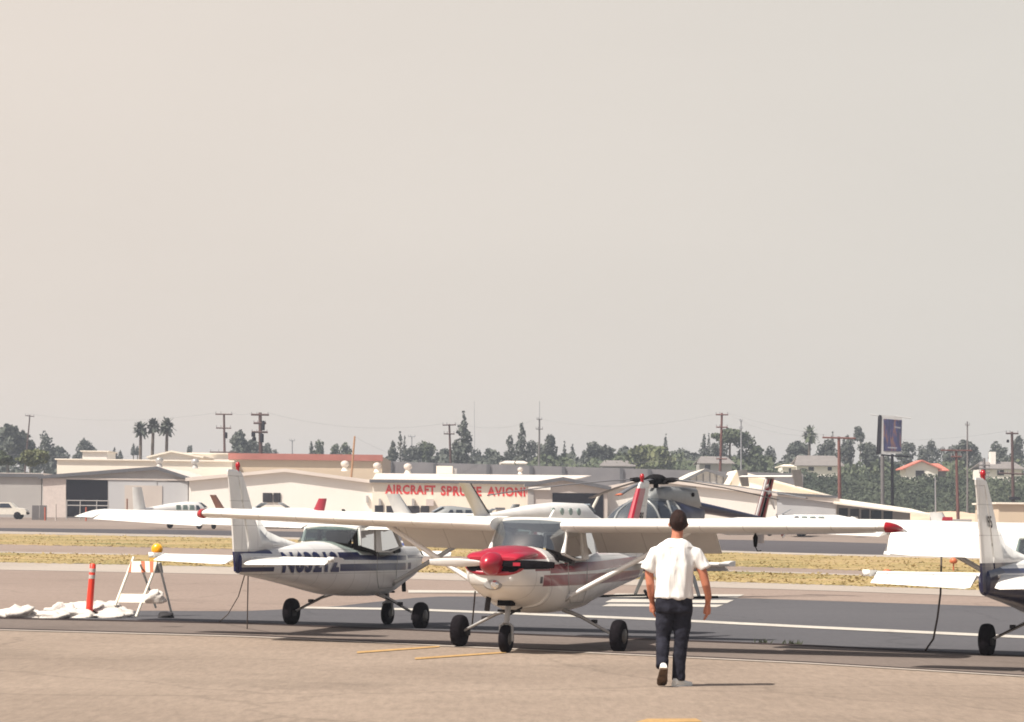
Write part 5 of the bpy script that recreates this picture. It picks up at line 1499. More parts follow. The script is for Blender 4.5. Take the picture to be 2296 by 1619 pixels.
trees = [
 ('round', 18, 955, 1045, 95, 500, 'broad dark tree at the left edge of the skyline', 'leaf_dark'),
 ('round', 100, 966, 1030, 42, 520, 'upright tree just right of the leftmost utility pole', 'leaf_dark'),
 ('round', 68, 985, 1040, 46, 510, 'bushy tree behind the leftmost utility pole', 'leaf_dark'),
 ('round', 130, 1000, 1045, 50, 560, 'rounded tree at the end of the left tree group', 'leaf_dark'),
 ('round', 172, 1020, 1042, 30, 560, 'low tree left of the stepped white warehouse', 'leaf_dark'),
 ('shrub', 75, 1010, 1045, 88, 330, 'wide green shrub over the grey hangar roof at left', 'leaf_yel'),
 ('shrub', 5, 1012, 1046, 50, 332, 'green shrub cut by the left edge over the hangar roof', 'leaf_mid'),
 ('round', 188, 982, 1020, 40, 560, 'round tree above the stepped white warehouse', 'leaf_dark'),
 ('round', 206, 1002, 1035, 40, 565, 'lower tree right of the stepped white warehouse', 'leaf_dark'),
 ('cyp', 257, 1005, 1035, 10, 560, 'thin cypress left of the palms', 'leaf_dark'),
 ('round', 255, 1018, 1040, 34, 570, 'small bush like tree at the cypress foot', 'leaf_dark'),
 ('cyp', 270, 1010, 1030, 9, 570, 'short dark cypress nearest the palms', 'leaf_dark'),
 ('cyp', 299, 995, 1020, 9, 600, 'pointed cypress touching the left palm', 'leaf_dark'),
 ('cyp', 308, 1000, 1020, 8, 600, 'second pointed cypress before the left palm', 'leaf_dark'),
 ('palm', 316, 944, 982, 34, 420, 'leftmost and lowest of the three palms', 'leaf_dark'),
 ('palm', 344, 934, 974, 32, 420, 'middle palm of the three', 'leaf_dark'),
 ('palm', 375, 935, 974, 36, 420, 'rightmost palm of the three with a full round head', 'leaf_dark'),
 ('round', 425, 998, 1010, 14, 650, 'tiny distant tree alone on the skyline right of the palms', 'leaf_dark'),
 ('round', 395, 1024, 1038, 40, 560, 'low olive bush below the rightmost palm', 'leaf_mid'),
 ('round', 540, 965, 1035, 60, 520, 'broad tree between the two tall utility poles', 'leaf_dark'),
 ('round', 565, 985, 1035, 50, 540, 'second tree touching the thick utility pole', 'leaf_dark'),
 ('round', 600, 992, 1025, 32, 560, 'low tree right of the thick utility pole', 'leaf_dark'),
 ('round', 715, 985, 1030, 30, 560, 'irregular tree left of the leaning pole', 'leaf_mid'),
 ('cyp', 698, 990, 1025, 9, 560, 'thin cypress at the left of the tree pair over the red parapet', 'leaf_dark'),
 ('round', 748, 995, 1030, 36, 570, 'wide tree over the red parapet', 'leaf_mid'),
 ('round', 775, 990, 1028, 34, 575, 'tree just left of the leaning pole', 'leaf_mid'),
 ('cone', 880, 988, 1050, 40, 520, 'ragged conifer at the left end of the dark wall', 'leaf_dark'),
 ('cyp', 897, 967, 1040, 13, 520, 'tall pointed cypress over the red lettering', 'leaf_dark'),
 ('cyp', 907, 978, 1040, 9, 520, 'shorter cypress beside the tall pointed one', 'leaf_dark'),
 ('round', 925, 1000, 1045, 44, 540, 'low tree right of the paired cypresses', 'leaf_dark'),
 ('round', 957, 990, 1045, 42, 540, 'rounded green tree left of the pole with two crossarms', 'leaf_mid'),
 ('round', 990, 1005, 1048, 48, 550, 'low tree at the foot of the pole with two crossarms', 'leaf_dark'),
 ('cone', 1040, 922, 1045, 52, 500, 'tallest pine tree of the skyline', 'leaf_dark'),
 ('round', 1025, 985, 1045, 44, 505, 'bushy tree leaning on the tallest pine', 'leaf_dark'),
 ('round', 1072, 1005, 1050, 34, 560, 'low tree right of the tallest pine', 'leaf_dark'),
 ('round', 1098, 1003, 1050, 36, 560, 'small ragged tree between the pine and the bulky trees', 'leaf_dark'),
 ('round', 1146, 975, 1045, 34, 520, 'round tree left of the tall narrow pine', 'leaf_dark'),
 ('cone', 1169, 947, 1050, 42, 510, 'tall narrow pine left of the mast', 'leaf_dark'),
 ('round', 1190, 985, 1050, 30, 530, 'tree in front of the thin mast', 'leaf_dark'),
 ('round', 1231, 974, 1060, 48, 500, 'bulky round topped tree right of the mast', 'leaf_dark'),
 ('cyp', 1265, 990, 1050, 9, 560, 'thin dark cypress right of the bulky tree', 'leaf_dark'),
 ('cone', 1283, 995, 1050, 22, 560, 'small conifer left of the wide dome tree', 'leaf_dark'),
 ('round', 1338, 990, 1055, 62, 520, 'wide dome shaped tree above the rotor blades', 'leaf_dark'),
 ('round', 1310, 1015, 1055, 44, 540, 'low tree left under the dome tree', 'leaf_dark'),
 ('round', 1398, 1001, 1050, 26, 560, 'narrow tree left of the yellow green tree', 'leaf_dark'),
 ('round', 1460, 1000, 1062, 110, 480, 'broad yellow green tree above the rotor hub', 'leaf_yel'),
 ('cone', 1492, 976, 1020, 24, 560, 'pointed conifer behind the yellow green tree', 'leaf_dark'),
 ('round', 1530, 1003, 1050, 34, 560, 'hazy tree right of the yellow green tree', 'leaf_dark'),
 ('cone', 1578, 972, 1040, 30, 540, 'dense pointed conifer left of the red brown pole', 'leaf_dark'),
 ('cyp', 1589, 972, 1040, 10, 540, 'narrow cypress beside the dense conifer', 'leaf_dark'),
 ('round', 1555, 1015, 1050, 50, 550, 'low tree under the dense conifer', 'leaf_dark'),
 ('round', 1635, 962, 1000, 66, 500, 'spreading pine crown right of the red brown pole', 'leaf_mid'),
 ('round', 1672, 965, 1045, 44, 500, 'taller spreading pine by the lamp mast', 'leaf_mid'),
 ('round', 1612, 990, 1040, 46, 520, 'lower pine behind the red brown pole', 'leaf_dark'),
 ('round', 1700, 1000, 1055, 60, 500, 'rounded tree right of the lamp mast', 'leaf_mid'),
 ('round', 1726, 998, 1040, 28, 560, 'pale hazy tree left of the grey roof house', 'leaf_dark'),
 ('round', 1785, 990, 1035, 70, 560, 'bushy tree above the long grey roof', 'leaf_dark'),
 ('palm', 1815, 958, 988, 34, 540, 'lone palm with two trunks above the long roof', 'leaf_mid'),
 ('cone', 1866, 965, 1010, 26, 560, 'pointed tree left of the T shaped pole', 'leaf_dark'),
 ('round', 1850, 985, 1035, 46, 560, 'low tree at the end of the grey roof', 'leaf_dark'),
 ('round', 1898, 975, 1045, 44, 520, 'dark tree behind the T shaped pole', 'leaf_dark'),
 ('round', 1928, 954, 995, 28, 560, 'oval tree top left of the billboard', 'leaf_dark'),
 ('round', 1950, 990, 1060, 50, 500, 'dense tree below left of the billboard', 'leaf_dark'),
 ('round', 1990, 1025, 1085, 70, 500, 'dark tree under the billboard', 'leaf_dark'),
 ('round', 2030, 990, 1025, 40, 560, 'hazy tree right of the billboard', 'leaf_dark'),
 ('round', 2068, 998, 1025, 34, 570, 'small tree above the red roofed house', 'leaf_dark'),
 ('round', 2088, 985, 1030, 36, 570, 'pointed tree right above the red roof', 'leaf_dark'),
 ('round', 2155, 985, 1035, 62, 540, 'broad tree behind the thin light mast', 'leaf_dark'),
 ('round', 2130, 1000, 1045, 40, 550, 'low tree left of the broad tree', 'leaf_dark'),
 ('round', 2190, 1005, 1045, 34, 560, 'low tree right of the broad tree', 'leaf_dark'),
 ('round', 2236, 990, 1035, 50, 560, 'tree left of the white chimney', 'leaf_dark'),
 ('round', 2282, 978, 1040, 44, 560, 'tree at the right edge of the skyline', 'leaf_dark'),
]
for t in trees: tree(t[0], t[1], t[2], t[3], t[4], t[5], t[6], t[7])
# continuous low foliage masses: woodland behind the wall and ivy slope on the right
def mass(name, px0, px1, fy0, fy1, d0, d1, n, size, m, seed):
    g = np.random.default_rng(seed)
    px = g.uniform(px0, px1, n); d = g.uniform(d0, d1, n)
    V = []
    X = np.array([P(a, 1100, b).x for a, b in zip(px, d)])
    z0 = np.array([hill_z(x, y) if y > 432 else terr(y) for x, y in zip(X, d)])
    h = fy0 + (fy1 - fy0) * g.uniform(0, 1, n) ** 1.1 * (.72 + .16 * np.sin(X * .55 + seed) + .12 * np.sin(X * 1.3 + seed * 2))
    c = np.stack([X, d, z0 + h], 1)
    nrm = g.normal(size=(n, 3)) + np.array([0, -.6, .6]); nrm /= np.linalg.norm(nrm, axis=1)[:, None]
    a = np.cross(nrm, g.normal(size=(n, 3))); a /= np.linalg.norm(a, axis=1)[:, None]; b = np.cross(nrm, a)
    s = (size * g.uniform(.6, 1.4, n))[:, None]
    V = np.stack([c - a * s - b * s * .7, c + a * s - b * s * .5, c + a * s * .8 + b * s * .8, c - a * s * .7 + b * s * .6], 1).reshape(-1, 3)
    return cloud_obj(name, V, np.arange(n * 4).reshape(-1, 4), m, kind='stuff', label={'woodland': 'low hazy woodland behind the dark wall', 'ivy_slope': 'dark green ivy covering the slope at right'}[name], category='foliage')
mass('woodland', 870, 1800, 0, 6.0, 520, 575, 16000, .42, 'leaf_dark', 3)
mass('woodland', -50, 870, 0, 6.0, 520, 575, 9000, .42, 'leaf_dark', 5)
mass('woodland', 1150, 2400, 0, 4.6, 492, 540, 14000, .36, 'leaf_mid', 4)
mass('ivy_slope', 1700, 2420, 0, 1.7, 431, 462, 46000, .17, 'ivy', 8)

# houses on the hill
def house(label, px0, px1, pye, pyr, pyb, d, wallm, roofm, wins=(), ridge='x', depth=9, chim=None):
    A, B = P(px0, pye, d), P(px1, pye + (px1 - px0) * ROLL, d); R0 = P((px0 + px1) / 2, pyr, d)
    base = P(px0, pyb, d).z
    cx = (A.x + B.x) / 2; w = (B.x - A.x) / 2
    T = thing('house', label, 'house', (cx, d, base))
    ze, zr = A.z - base, R0.z - base
    mb = MB(); mb.bx(-w, w, 0, depth, -2.0, ze); 
    if ridge == 'y': mb.slab([(-w, 0, ze), (w, 0, ze), (0, 0, zr - .1)], (0, depth, 0))
    mb.build('wall', wallm, T)
    mb = MB()
    if ridge == 'x':
        o_ = .5; mb.slab([(-w - o_, -o_, ze), (w + o_, -o_, ze), (w - .5, depth / 2, zr), (-w + .5, depth / 2, zr)], (0, 0, .15)); mb.slab([(-w - o_, depth + o_, ze), (w + o_, depth + o_, ze), (w - .5, depth / 2, zr), (-w + .5, depth / 2, zr)], (0, 0, .15))
    else:
        for s in (-1, 1): mb.slab([(s * (w + .6), -.6, ze - .3), (0, -.6, zr), (0, depth + .6, zr), (s * (w + .6), depth + .6, ze - .3)], (0, 0, .22))
    rf = mb.build('roof', roofm, T)
    for (a, b, c, e) in wins:
        q0, q1 = P(a, c, d), P(b, e, d)
        mb = MB(); mb.bx(q0.x - cx, q1.x - cx, -.06, -.003, q1.z - base, q0.z - base); mb.build('window', 'window_dark', T)
    if chim:
        q0, q1 = P(chim[0], chim[2], d), P(chim[1], chim[2], d); mb = MB(); mb.bx(q0.x - cx, q1.x - cx, depth * .3, depth * .5, ze, q0.z - base); mb.build('chimney', 'wall_white', rf)
    return T
M['roof_tile_red'] = mat('red_tile_roof', (.55, .17, .12), .8, var=.2, scale=1.5)
M['roof_shingle'] = mat('grey_brown_shingle', (.20, .18, .17), .9, var=.15, scale=1)
house('long low white house under a grey shingle roof on the hill', 1786, 1885, 1045, 1022, 1066, 470, 'wall_white', 'roof_shingle', [(1855, 1864, 1047, 1055), (1812, 1824, 1047, 1056), (1796, 1804, 1050, 1062)])
house('white gabled house with red tile roof on the hill', 2030, 2102, 1049, 1034, 1069, 468, 'wall_white', 'roof_tile_red', [(2052, 2071, 1055, 1069)], ridge='y', depth=7)
house('house wing with sloping red tile roof joined at right', 2090, 2120, 1056, 1040, 1075, 474, 'roof_shingle', 'roof_tile_red')
house('white house behind trees left of the red brown pole', 1568, 1640, 1040, 1024, 1062, 480, 'wall_grey', 'roof_shingle', [(1580, 1592, 1042, 1052)])
house('small white house half hidden behind the yellow green tree', 1350, 1420, 1046, 1033, 1064, 490, 'soundwall', 'roof_shingle')
house('pale house at right edge with white chimney', 2200, 2290, 1052, 1036, 1072, 475, 'wall_white', 'roof_shingle', [(2235, 2250, 1054, 1066)], chim=(2226, 2238, 1012))
house('white garden building left of the long low house', 1755, 1784, 1047, 1042, 1063, 472, 'wall_white', 'roof_white', [(1768, 1773, 1050, 1062)])
house('tiny white house with pale roof right of the tallest pine', 1125, 1180, 1040, 1034, 1052, 500, 'wall_white', 'roof_pale')
# small parked vehicles / pale blobs above the wall
def far_car(label, px, py, d, m):
    q = P(px, py, d); T = thing('parked_car', label, 'car', (q.x, q.y, q.z), 0, 'cars parked on the hill')
    mb = MB(); prof = [(-2.1, .3), (-2.1, .85), (-1.3, .95), (-.8, 1.4), (.7, 1.4), (1.2, .95), (2.1, .8), (2.1, .3)]
    mb.slab([(x, -.8, z) for x, z in prof], (0, 1.6, 0)); mb.build('body', m, T)
    for x in (-1.3, 1.3):
        wh = MB(); wh.lathe([(.1, -.1), (.31, -.1), (.33, 0), (.31, .1), (.1, .1)], 12, 'Y', (x, -.75, .33)); wh.build('wheel', 'tyre', T)
    mb = MB(); mb.slab([(-.95, -.81, .95), (1.0, -.81, .95), (.6, -.81, 1.32), (-.72, -.81, 1.32)], (0, -.01, 0)); mb.build('window', 'darkglass', T)

# billboard
M['poster_blue'] = mat('poster_dark_blue', (.035, .04, .15), .4, var=.4, scale=1.2)
def poster_mat():
    m, n, l, b = newmat('poster_print')
    tc = n.new('ShaderNodeTexCoord'); mp = n.new('ShaderNodeMapping'); mp.inputs['Scale'].default_value = (2.4, 1, .45)
    l.new(tc.outputs['Object'], mp.inputs[0]); nz = n.new('ShaderNodeTexNoise'); nz.inputs['Scale'].default_value = 1.3; nz.inputs['Detail'].default_value = 4
    l.new(mp.outputs[0], nz.inputs['Vector']); cr = n.new('ShaderNodeValToRGB'); e = cr.color_ramp.elements
    e[0].position = .42; e[0].color = (.012, .014, .05, 1); e[1].position = .70; e[1].color = (.12, .12, .14, 1)
    q = e.new(.52); q.color = (.025, .03, .11, 1); q = e.new(.60); q.color = (.15, .06, .035, 1)
    l.new(nz.outputs['Fac'], cr.inputs[0]); l.new(cr.outputs[0], b.inputs['Base Color']); return m
M['poster_blue'] = poster_mat()
M['poster_orange'] = mat('poster_orange', (.42, .17, .08), .5, var=.3, scale=2)
M['poster_pale'] = mat('poster_pale', (.22, .22, .26), .5, var=.3, scale=2)
M['bbgrey'] = mat('billboard_frame_grey', (.42, .42, .42), .6, var=.1)
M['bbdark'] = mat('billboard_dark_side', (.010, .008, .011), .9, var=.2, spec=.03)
def billboard():
    d = 330; q = P(1990, 1172, d); T = thing('billboard', 'tall two post billboard with a dark blue poster', 'billboard', (q.x, d, terr(d)))
    o = T.location; L = lambda px, py, dd=0: P(px, py, d + dd) - o
    mb = MB(); mb.slab([L(1977, 931), L(2022, 934), L(2020, 1016), L(1975, 1019)], (0, .35, 0)); fr = mb.build('board', 'bbgrey', T)
    n = Vector((0, -.02, 0))
    mb = MB(); mb.slab([L(1980, 939) + n, L(2021, 942) + n, L(2019.5, 1012) + n, L(1980, 1011) + n], n * 2); po = mb.build('poster', 'poster_blue', fr)
    m3 = n * 3.3
    mb = MB(); mb.slab([L(2005, 956) + m3, L(2018, 958) + m3, L(2018, 961) + m3, L(2005, 959) + m3], n * .4); mb.build('poster_caption', 'poster_pale', po)
    mb = MB(); mb.slab([L(1990, 1002) + m3, L(2010, 1003) + m3, L(2010, 1006) + m3, L(1990, 1005) + m3], n * .4); mb.build('poster_caption', 'poster_pale', po)
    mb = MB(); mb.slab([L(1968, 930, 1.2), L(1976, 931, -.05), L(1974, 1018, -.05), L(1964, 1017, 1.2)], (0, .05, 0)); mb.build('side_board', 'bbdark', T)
    mb = MB(); mb.tube([L(1950, 929, .3), L(1970, 932, .2)], .07, 6); mb.tube([L(2005, 933, -.3), L(2042, 938, -.5)], .07, 6); mb.build('lamp_arm', 'bbgrey', T)
    mb = MB(); mb.tube([L(1975, 1020, -.3), L(2038, 1024, -.5)], .10, 6); mb.build('catwalk', 'bbdark', T)
    for px in (1978, 2000):
        a = L(px, 1018); b = L(px + 1, 1172); mb = MB(); mb.tube([a + Vector((0, .2, 0)), Vector((b.x, .2, 0))], .22 if px < 1990 else .17, 10); mb.build('support_post', 'bbdark' if px > 1990 else 'fence_dark', T)
billboard()

# utility poles
M['pole'] = mat('creosoted_pole', (.075, .04, .035), .9, var=.25, scale=2)
M['pole_red'] = mat('red_brown_pole', (.13, .05, .04), .9, var=.2, scale=2)
M['pole_pale'] = mat('pale_weathered_pole', (.30, .16, .08), .9, var=.2, scale=2)
M['insul'] = mat('insulator', (.25, .25, .27), .4, var=.1)
POLE_TOPS = []
def pole(label, xt, yt, xb, yb, d, arms=(), r=.16, m='pole', box=None, mast=None, arm_m=None):
    t, b = P(xt, yt, d), P(xb, yb, d)
    base = hill_z(b.x, d) if d > 445 else terr(d)
    T = thing('utility_pole', label, 'pole', (b.x, d, base), group='utility poles behind the airfield')
    top = t - T.location
    s = FPX / d
    if yb < 1160:   # runs on to the ground behind roofs
        dirv = (b - t).normalized(); k = (b.z - base) / -dirv.z; foot = b + dirv * max(0, k)
    else: foot = b
    foot = foot - T.location; foot.z = -.2
    mb = MB(); mb.tube([foot, top], [r * 1.2, r * .8], 8); mb.build('shaft', m, T)
    for (dy, half, tilt) in arms:
        c = top + Vector((0, -.15, -dy / s)); hw = half / s
        mb = MB(); mb.tube([c + Vector((-hw, 0, tilt / s / 2)), c + Vector((hw, 0, -tilt / s / 2))], max(.07, r * .55), 6); ar = mb.build('crossarm', m, T)
        for u in (-.95, -.35, .9):
            e = c + Vector((u * hw, 0, -u * tilt / s / 2))
            mb = MB(); mb.tube([e, e + Vector((0, 0, .35))], .05, 5); mb.build('insulator', 'insul', ar)
        POLE_TOPS.append((T, T.location + c + Vector((-.9 * hw, 0, .35)), T.location + c + Vector((.9 * hw, 0, .35))))
    if box:
        for (dx, dy, w, h) in box:
            c = top + Vector((dx / s, -.25, -dy / s)); mb = MB(); mb.lathe([(w / s / 2, -h / s / 2), (w / s / 2, h / s / 2), (w / s / 4, h / s / 2 + .1)], 10, 'Z', c); mb.build('transformer', 'bbdark', T)
    if mast:
        mb = MB(); mb.tube([top, top + Vector((mast[0] / s, 0, mast[1] / s))], .05, 6); mb.build('mast', 'insul', T)
    return T
pole('leftmost utility pole rising over the left trees', 67, 930, 60, 1010, 480, [(3, 10, 2)], .13, 'pole', mast=None)
pole('utility pole with two crossarms left of the thick pole', 502, 929, 504, 1060, 380, [(0, 19, 0), (31, 17, 0), (85, 30, 0)], .17, box=[(6, 48, 6, 12), (-4, 95, 7, 9)])
pole('thick utility pole loaded with transformers', 583, 925, 585, 1060, 380, [(5, 20, 0), (24, 14, 0), (44, 18, 0)], .27, 'pole', box=[(-14, 50, 9, 9), (-12, 60, 9, 7), (8, 30, 7, 20), (5, 58, 9, 18)])
pole('slender leaning pole without crossarms', 795, 978, 788, 1060, 340, [], .13, 'pole_pale')
pole('far faint utility pole above the red parapet', 655, 988, 655, 1020, 560, [(0, 6, 0)], .12, 'insul')
pole('utility pole with two crossarms beside the tallest pine', 1007, 951, 1011, 1062, 390, [(2, 15, -1), (22, 12, 0)], .16)
pole('faint pole with small crossarm left of the tallest pine', 923, 978, 923, 1005, 540, [(1, 8, 0)], .10, 'insul')
pole('tall pole topped by a thin mast between the bulky trees', 1209, 940, 1208, 1060, 470, [(0, 6, 0), (22, 8, 0)], .16, 'fence_dark', mast=(0, 40))
pole('red brown pole with double crossarm by the spreading pines', 1618, 926, 1614, 1060, 390, [(4, 14, 0), (32, 13, 0), (103, 12, 0)], .18, 'pole_red')
pole('thin lamp mast among the spreading pines', 1661, 942, 1661, 1055, 470, [(2, 3, 0), (19, 4, 0)], .12, 'insul')
pole('T shaped pole with one wide crossarm', 1880, 979, 1883, 1172, 310, [(3, 37, 1)], .19, 'pole_red')
pole('red brown T shaped pole with two crossarms before the ivy', 2143, 1009, 2148, 1160, 330, [(1, 35, 0), (15, 12, 0)], .17, 'pole_red')
pole('thin light mast rising behind the broad tree at right', 2168, 945, 2168, 1120, 430, [(8, 5, 0)], .13, 'fence_dark')
pole('dark pole with four small crossarms beside the right fin', 2206, 1027, 2210, 1150, 340, [(16, 12, 0), (24, 12, 0), (33, 12, 0), (42, 10, 0)], .15, 'fence_dark')
pole('dark utility pole with crossarms at the right edge', 2268, 968, 2271, 1128, 350, [(4, 14, 0), (94, 30, 2)], .19, 'pole', box=[(-10, 22, 6, 5), (6, 150, 26, 5)])
pole('thin pale mast before the ivy slope', 2096, 1070, 2097, 1150, 400, [], .10, 'insul')
pole('thin mast with tiny top above the tallest pine', 1063, 900, 1064, 1040, 560, [], .04, 'insul')
# wires
def wire(label, a, b, sag=1.0):
    a, b = Vector(a), Vector(b)
    pts = [a.lerp(b, i / 10) - Vector((0, 0, sag * 4 * (i / 10) * (1 - i / 10))) for i in range(11)]
    mb = MB(); mb.tube(pts, .011, 4); mb.build('power_line', 'insul', label=label, category='wire', group='power lines between the poles')
W3 = lambda px, py, d: P(px, py, d)
wire('power line from the leftmost pole to the two crossarm pole', W3(67, 928, 480), W3(485, 926, 380))
wire('upper power line joining the two tall left poles', W3(519, 926, 380), W3(566, 926, 380), .2)
wire('upper power line from the thick pole to the pole by the pine', W3(602, 926, 380), W3(994, 950, 390), 1.2)
wire('power line from the pine pole to the mast pole', W3(1021, 949, 390), W3(1203, 940, 470), 1)
wire('power line from the mast pole to the red brown pole', W3(1214, 940, 470), W3(1606, 928, 390), 1.4)
wire('power line from the red brown pole to the T pole', W3(1631, 928, 390), W3(1850, 975, 310), 1)
wire('power line from the red brown pole to the billboard side', W3(1631, 926, 390), W3(2262, 966, 350), 2.2)
wire('low power line crossing before the woodland on the left', W3(-20, 1015, 380), W3(474, 1014, 380), .6)
wire('low power line crossing before the woodland in the centre', W3(534, 1014, 380), W3(1598, 1028, 390), 1.2)
wire('service wire dropping from the leaning pole', W3(795, 979, 340), W3(1000, 1040, 360), .8)
#@@MAN
# ------------------------------------------------------------------ walking person
def remesh(o, vox, smooth_it=4, fac=.5):
    m1 = o.modifiers.new('remesh', 'REMESH'); m1.mode = 'VOXEL'; m1.voxel_size = vox; m1.use_smooth_shade = True
    m2 = o.modifiers.new('smooth', 'SMOOTH'); m2.iterations = smooth_it; m2.factor = fac
    bpy.context.view_layer.update()
    me = bpy.data.meshes.new_from_object(o.evaluated_get(bpy.context.evaluated_depsgraph_get()))
    for p_ in me.polygons: p_.use_smooth = True
    mats = list(o.data.materials)
    o.modifiers.clear(); o.data = me
    if not me.materials:
        for q in mats: me.materials.append(q)
M['tee'] = None
def cloth(name, c, c2, bump, sc, stretch):
    m = mat(name, c, .9, var=.0, scale=3.0, col2=c2, spec=.15)
    n, l = m.node_tree.nodes, m.node_tree.links
    b = n['Principled BSDF']
    tc = n.new('ShaderNodeTexCoord'); mp = n.new('ShaderNodeMapping'); mp.inputs['Scale'].default_value = stretch
    l.new(tc.outputs['Object'], mp.inputs[0])
    nz = n.new('ShaderNodeTexNoise'); nz.inputs['Scale'].default_value = sc; nz.inputs['Detail'].default_value = 2; nz.inputs['Distortion'].default_value = .6
    l.new(mp.outputs[0], nz.inputs['Vector'])
    bp = n.new('ShaderNodeBump'); bp.inputs['Strength'].default_value = bump; bp.inputs['Distance'].default_value = .03
    l.new(nz.outputs['Fac'], bp.inputs['Height']); l.new(bp.outputs[0], b.inputs['Normal'])
    return m
M['tee'] = cloth('white_cotton', (.76, .74, .72), (.82, .80, .77), .9, 5.0, (1.6, 1.6, .55))
M['jeans'] = cloth('dark_denim', (.006, .005, .009), (.034, .035, .050), .8, 8.0, (1.2, 1.2, .8))
M['shoe'] = mat('white_trainer_leather', (.80, .78, .72), .5, var=.06, scale=8)
M['sole'] = mat('brown_rubber_sole', (.10, .06, .035), .8, var=.4, scale=14)
def person():
    f = G(1510, 1540)
    T = thing('person', 'person walking away in white T-shirt, dark jeans and white trainers', 'person', (f.x, f.y, 0))
    # body : one continuous skin surface (x right, y away from viewer, z up)
    b = MB()
    E = lambda c, rx, ry, rz, n=14: b.loft([[(c[0] + rx * math.sin(PI * i / n) * math.cos(2 * PI * k / 16), c[1] + ry * math.sin(PI * i / n) * math.sin(2 * PI * k / 16), c[2] + rz * math.cos(PI * i / n)) for k in range(16)] for i in range(n + 1) if 0 < i < n])
    E((.035, .01, 1.765), .078, .098, .118)             # skull
    E((.022, .055, 1.70), .060, .072, .085)             # jaw and face
    b.tube([(.020, .155, 1.735), (.016, .170, 1.70)], [.012, .018], 8)   # nose
    for s in (-1, 1): b.tube([(.035 + s * .082, .02, 1.765), (.035 + s * .102, .01, 1.745), (.035 + s * .084, .015, 1.715)], [.012, .018, .010], 8)   # ears
    b.tube([(.033, .0, 1.72), (.022, -.01, 1.60), (.012, -.01, 1.50)], [.060, .063, .10], 14)
    b.tube([(0.0, 0, 1.50), (.0, 0, 1.30), (0, 0, 1.05), (0, 0, .92)], [.095, .10, .10, .11], 16, flat=1)
    # arms: viewer-left and viewer-right
    aL = [(-.10, 0, 1.47), (-.215, .0, 1.41), (-.275, .01, 1.22), (-.262, .0, 1.10), (-.250, .05, .98), (-.232, .10, .90)]
    aR = [(.10, 0, 1.47), (.22, .0, 1.41), (.305, -.02, 1.22), (.335, -.02, 1.10), (.365, .02, .98), (.362, .06, .885)]
    for a in (aL, aR): b.tube(a, [.05, .055, .050, .046, .038, .028], 14)
    for s, a in ((-1, aL), (1, aR)):
        w = Vector(a[-1]); fd = (Vector(a[-1]) - Vector(a[-2])).normalized() * .35 + Vector((-s * .10, .10, -1)) ; fd.normalize()
        side = Vector((0, 1, .1)).normalized()           # fingers spread fore-aft, palm faces thigh
        b.tube([w, w + fd * .055, w + fd * .105], [.030, .042, .040], 12, flat=1.0)
        for k, (o_, L1) in enumerate(((-.038, .078), (-.013, .090), (.013, .085), (.037, .068))):
            p0 = w + fd * .08 + side * o_
            p1 = p0 + fd * L1 * .5; p2 = p1 + (fd + Vector((-s * .45, 0, 0))).normalized() * L1 * .35; p3 = p2 + (fd + Vector((-s * 1.0, 0, 0))).normalized() * L1 * .28
            b.tube([p0, p1, p2, p3], [.0140, .0125, .0115, .010], 8)
        p0 = w + fd * .03 + side * .028
        b.tube([p0, p0 + fd * .035 + side * .022, p0 + fd * .07 + side * .024 + Vector((-s * .012, 0, 0))], [.014, .012, .009], 8)
    # legs (under the jeans)
    lL = [(-.07, 0, .90), (-.105, .01, .72), (-.118, .03, .52), (-.128, -.06, .36), (-.135, -.15, .20)]; lR = [(.07, 0, .90), (.088, .01, .72), (.078, .01, .50), (.058, .01, .30), (.050, .01, .07)]
    b.tube(lL, [.06, .055, .04, .036, .034], 12); b.tube(lR, [.06, .055, .04, .036, .034], 12)
    body = b.build('body', 'skin', T); remesh(body, .0075, 3, .5)
    # hair
    h = MB(); b = h
    def cap(th):
        rings = []
        for i in range(1, 12):
            t = i / 12
            rg = []
            for k in range(28):
                a = 2 * PI * k / 28
                back = -math.sin(a)     # 1 at the back (towards viewer)
                lim = .50 + .38 * max(0, back) ** .7 - .08 * max(0, -back)
                ang = PI * t * lim * 1.02
                rr = 1 + .03 * math.sin(7 * a + 5 * t) 
                x = .035 + (.096) * math.sin(ang) * math.cos(a) * rr; y = .006 + .112 * math.sin(ang) * math.sin(a) * rr; z = 1.774 + .132 * math.cos(ang)
                if ang > PI * .5: x = .035 + (x - .035) * 1.10; y = .006 + (y - .006) * 1.05
                rg.append((x, y, z))
            rings.append(rg)
        return rings
    h.loft(cap(0)); hair = h.build('hair', 'hair', T); remesh(hair, .008, 2, .4)
    # T-shirt
    b = MB()
    def ell(cx, cy, z, rx, ry, n=24, e=2.3): 
        return [(cx + rx * math.copysign(abs(math.cos(2 * PI * k / n)) ** (2 / e), math.cos(2 * PI * k / n)), cy + ry * math.copysign(abs(math.sin(2 * PI * k / n)) ** (2 / e), math.sin(2 * PI * k / n)), z) for k in range(n)]
    b.loft([ell(.012, -.005, 1.592, .072, .075), ell(.010, 0, 1.582, .100, .09), ell(.008, 0, 1.566, .135, .10), ell(.005, 0, 1.54, .170, .112), ell(0, 0, 1.50, .203, .125), ell(0, 0, 1.42, .225, .14), ell(0, -.005, 1.30, .215, .15), ell(-.005, -.005, 1.15, .205, .155), ell(-.008, 0, 1.02, .210, .158), ell(-.008, 0, .955, .215, .16), ell(-.008, 0, .945, .21, .155)])
    for s, pts in ((-1, [(-.13, 0, 1.455), (-.215, 0, 1.415), (-.272, .005, 1.31), (-.292, .008, 1.245)]), (1, [(.13, 0, 1.455), (.22, 0, 1.42), (.285, -.01, 1.33), (.328, -.02, 1.262)])):
        b.tube(pts, [.080, .084, .080, .080], 18)
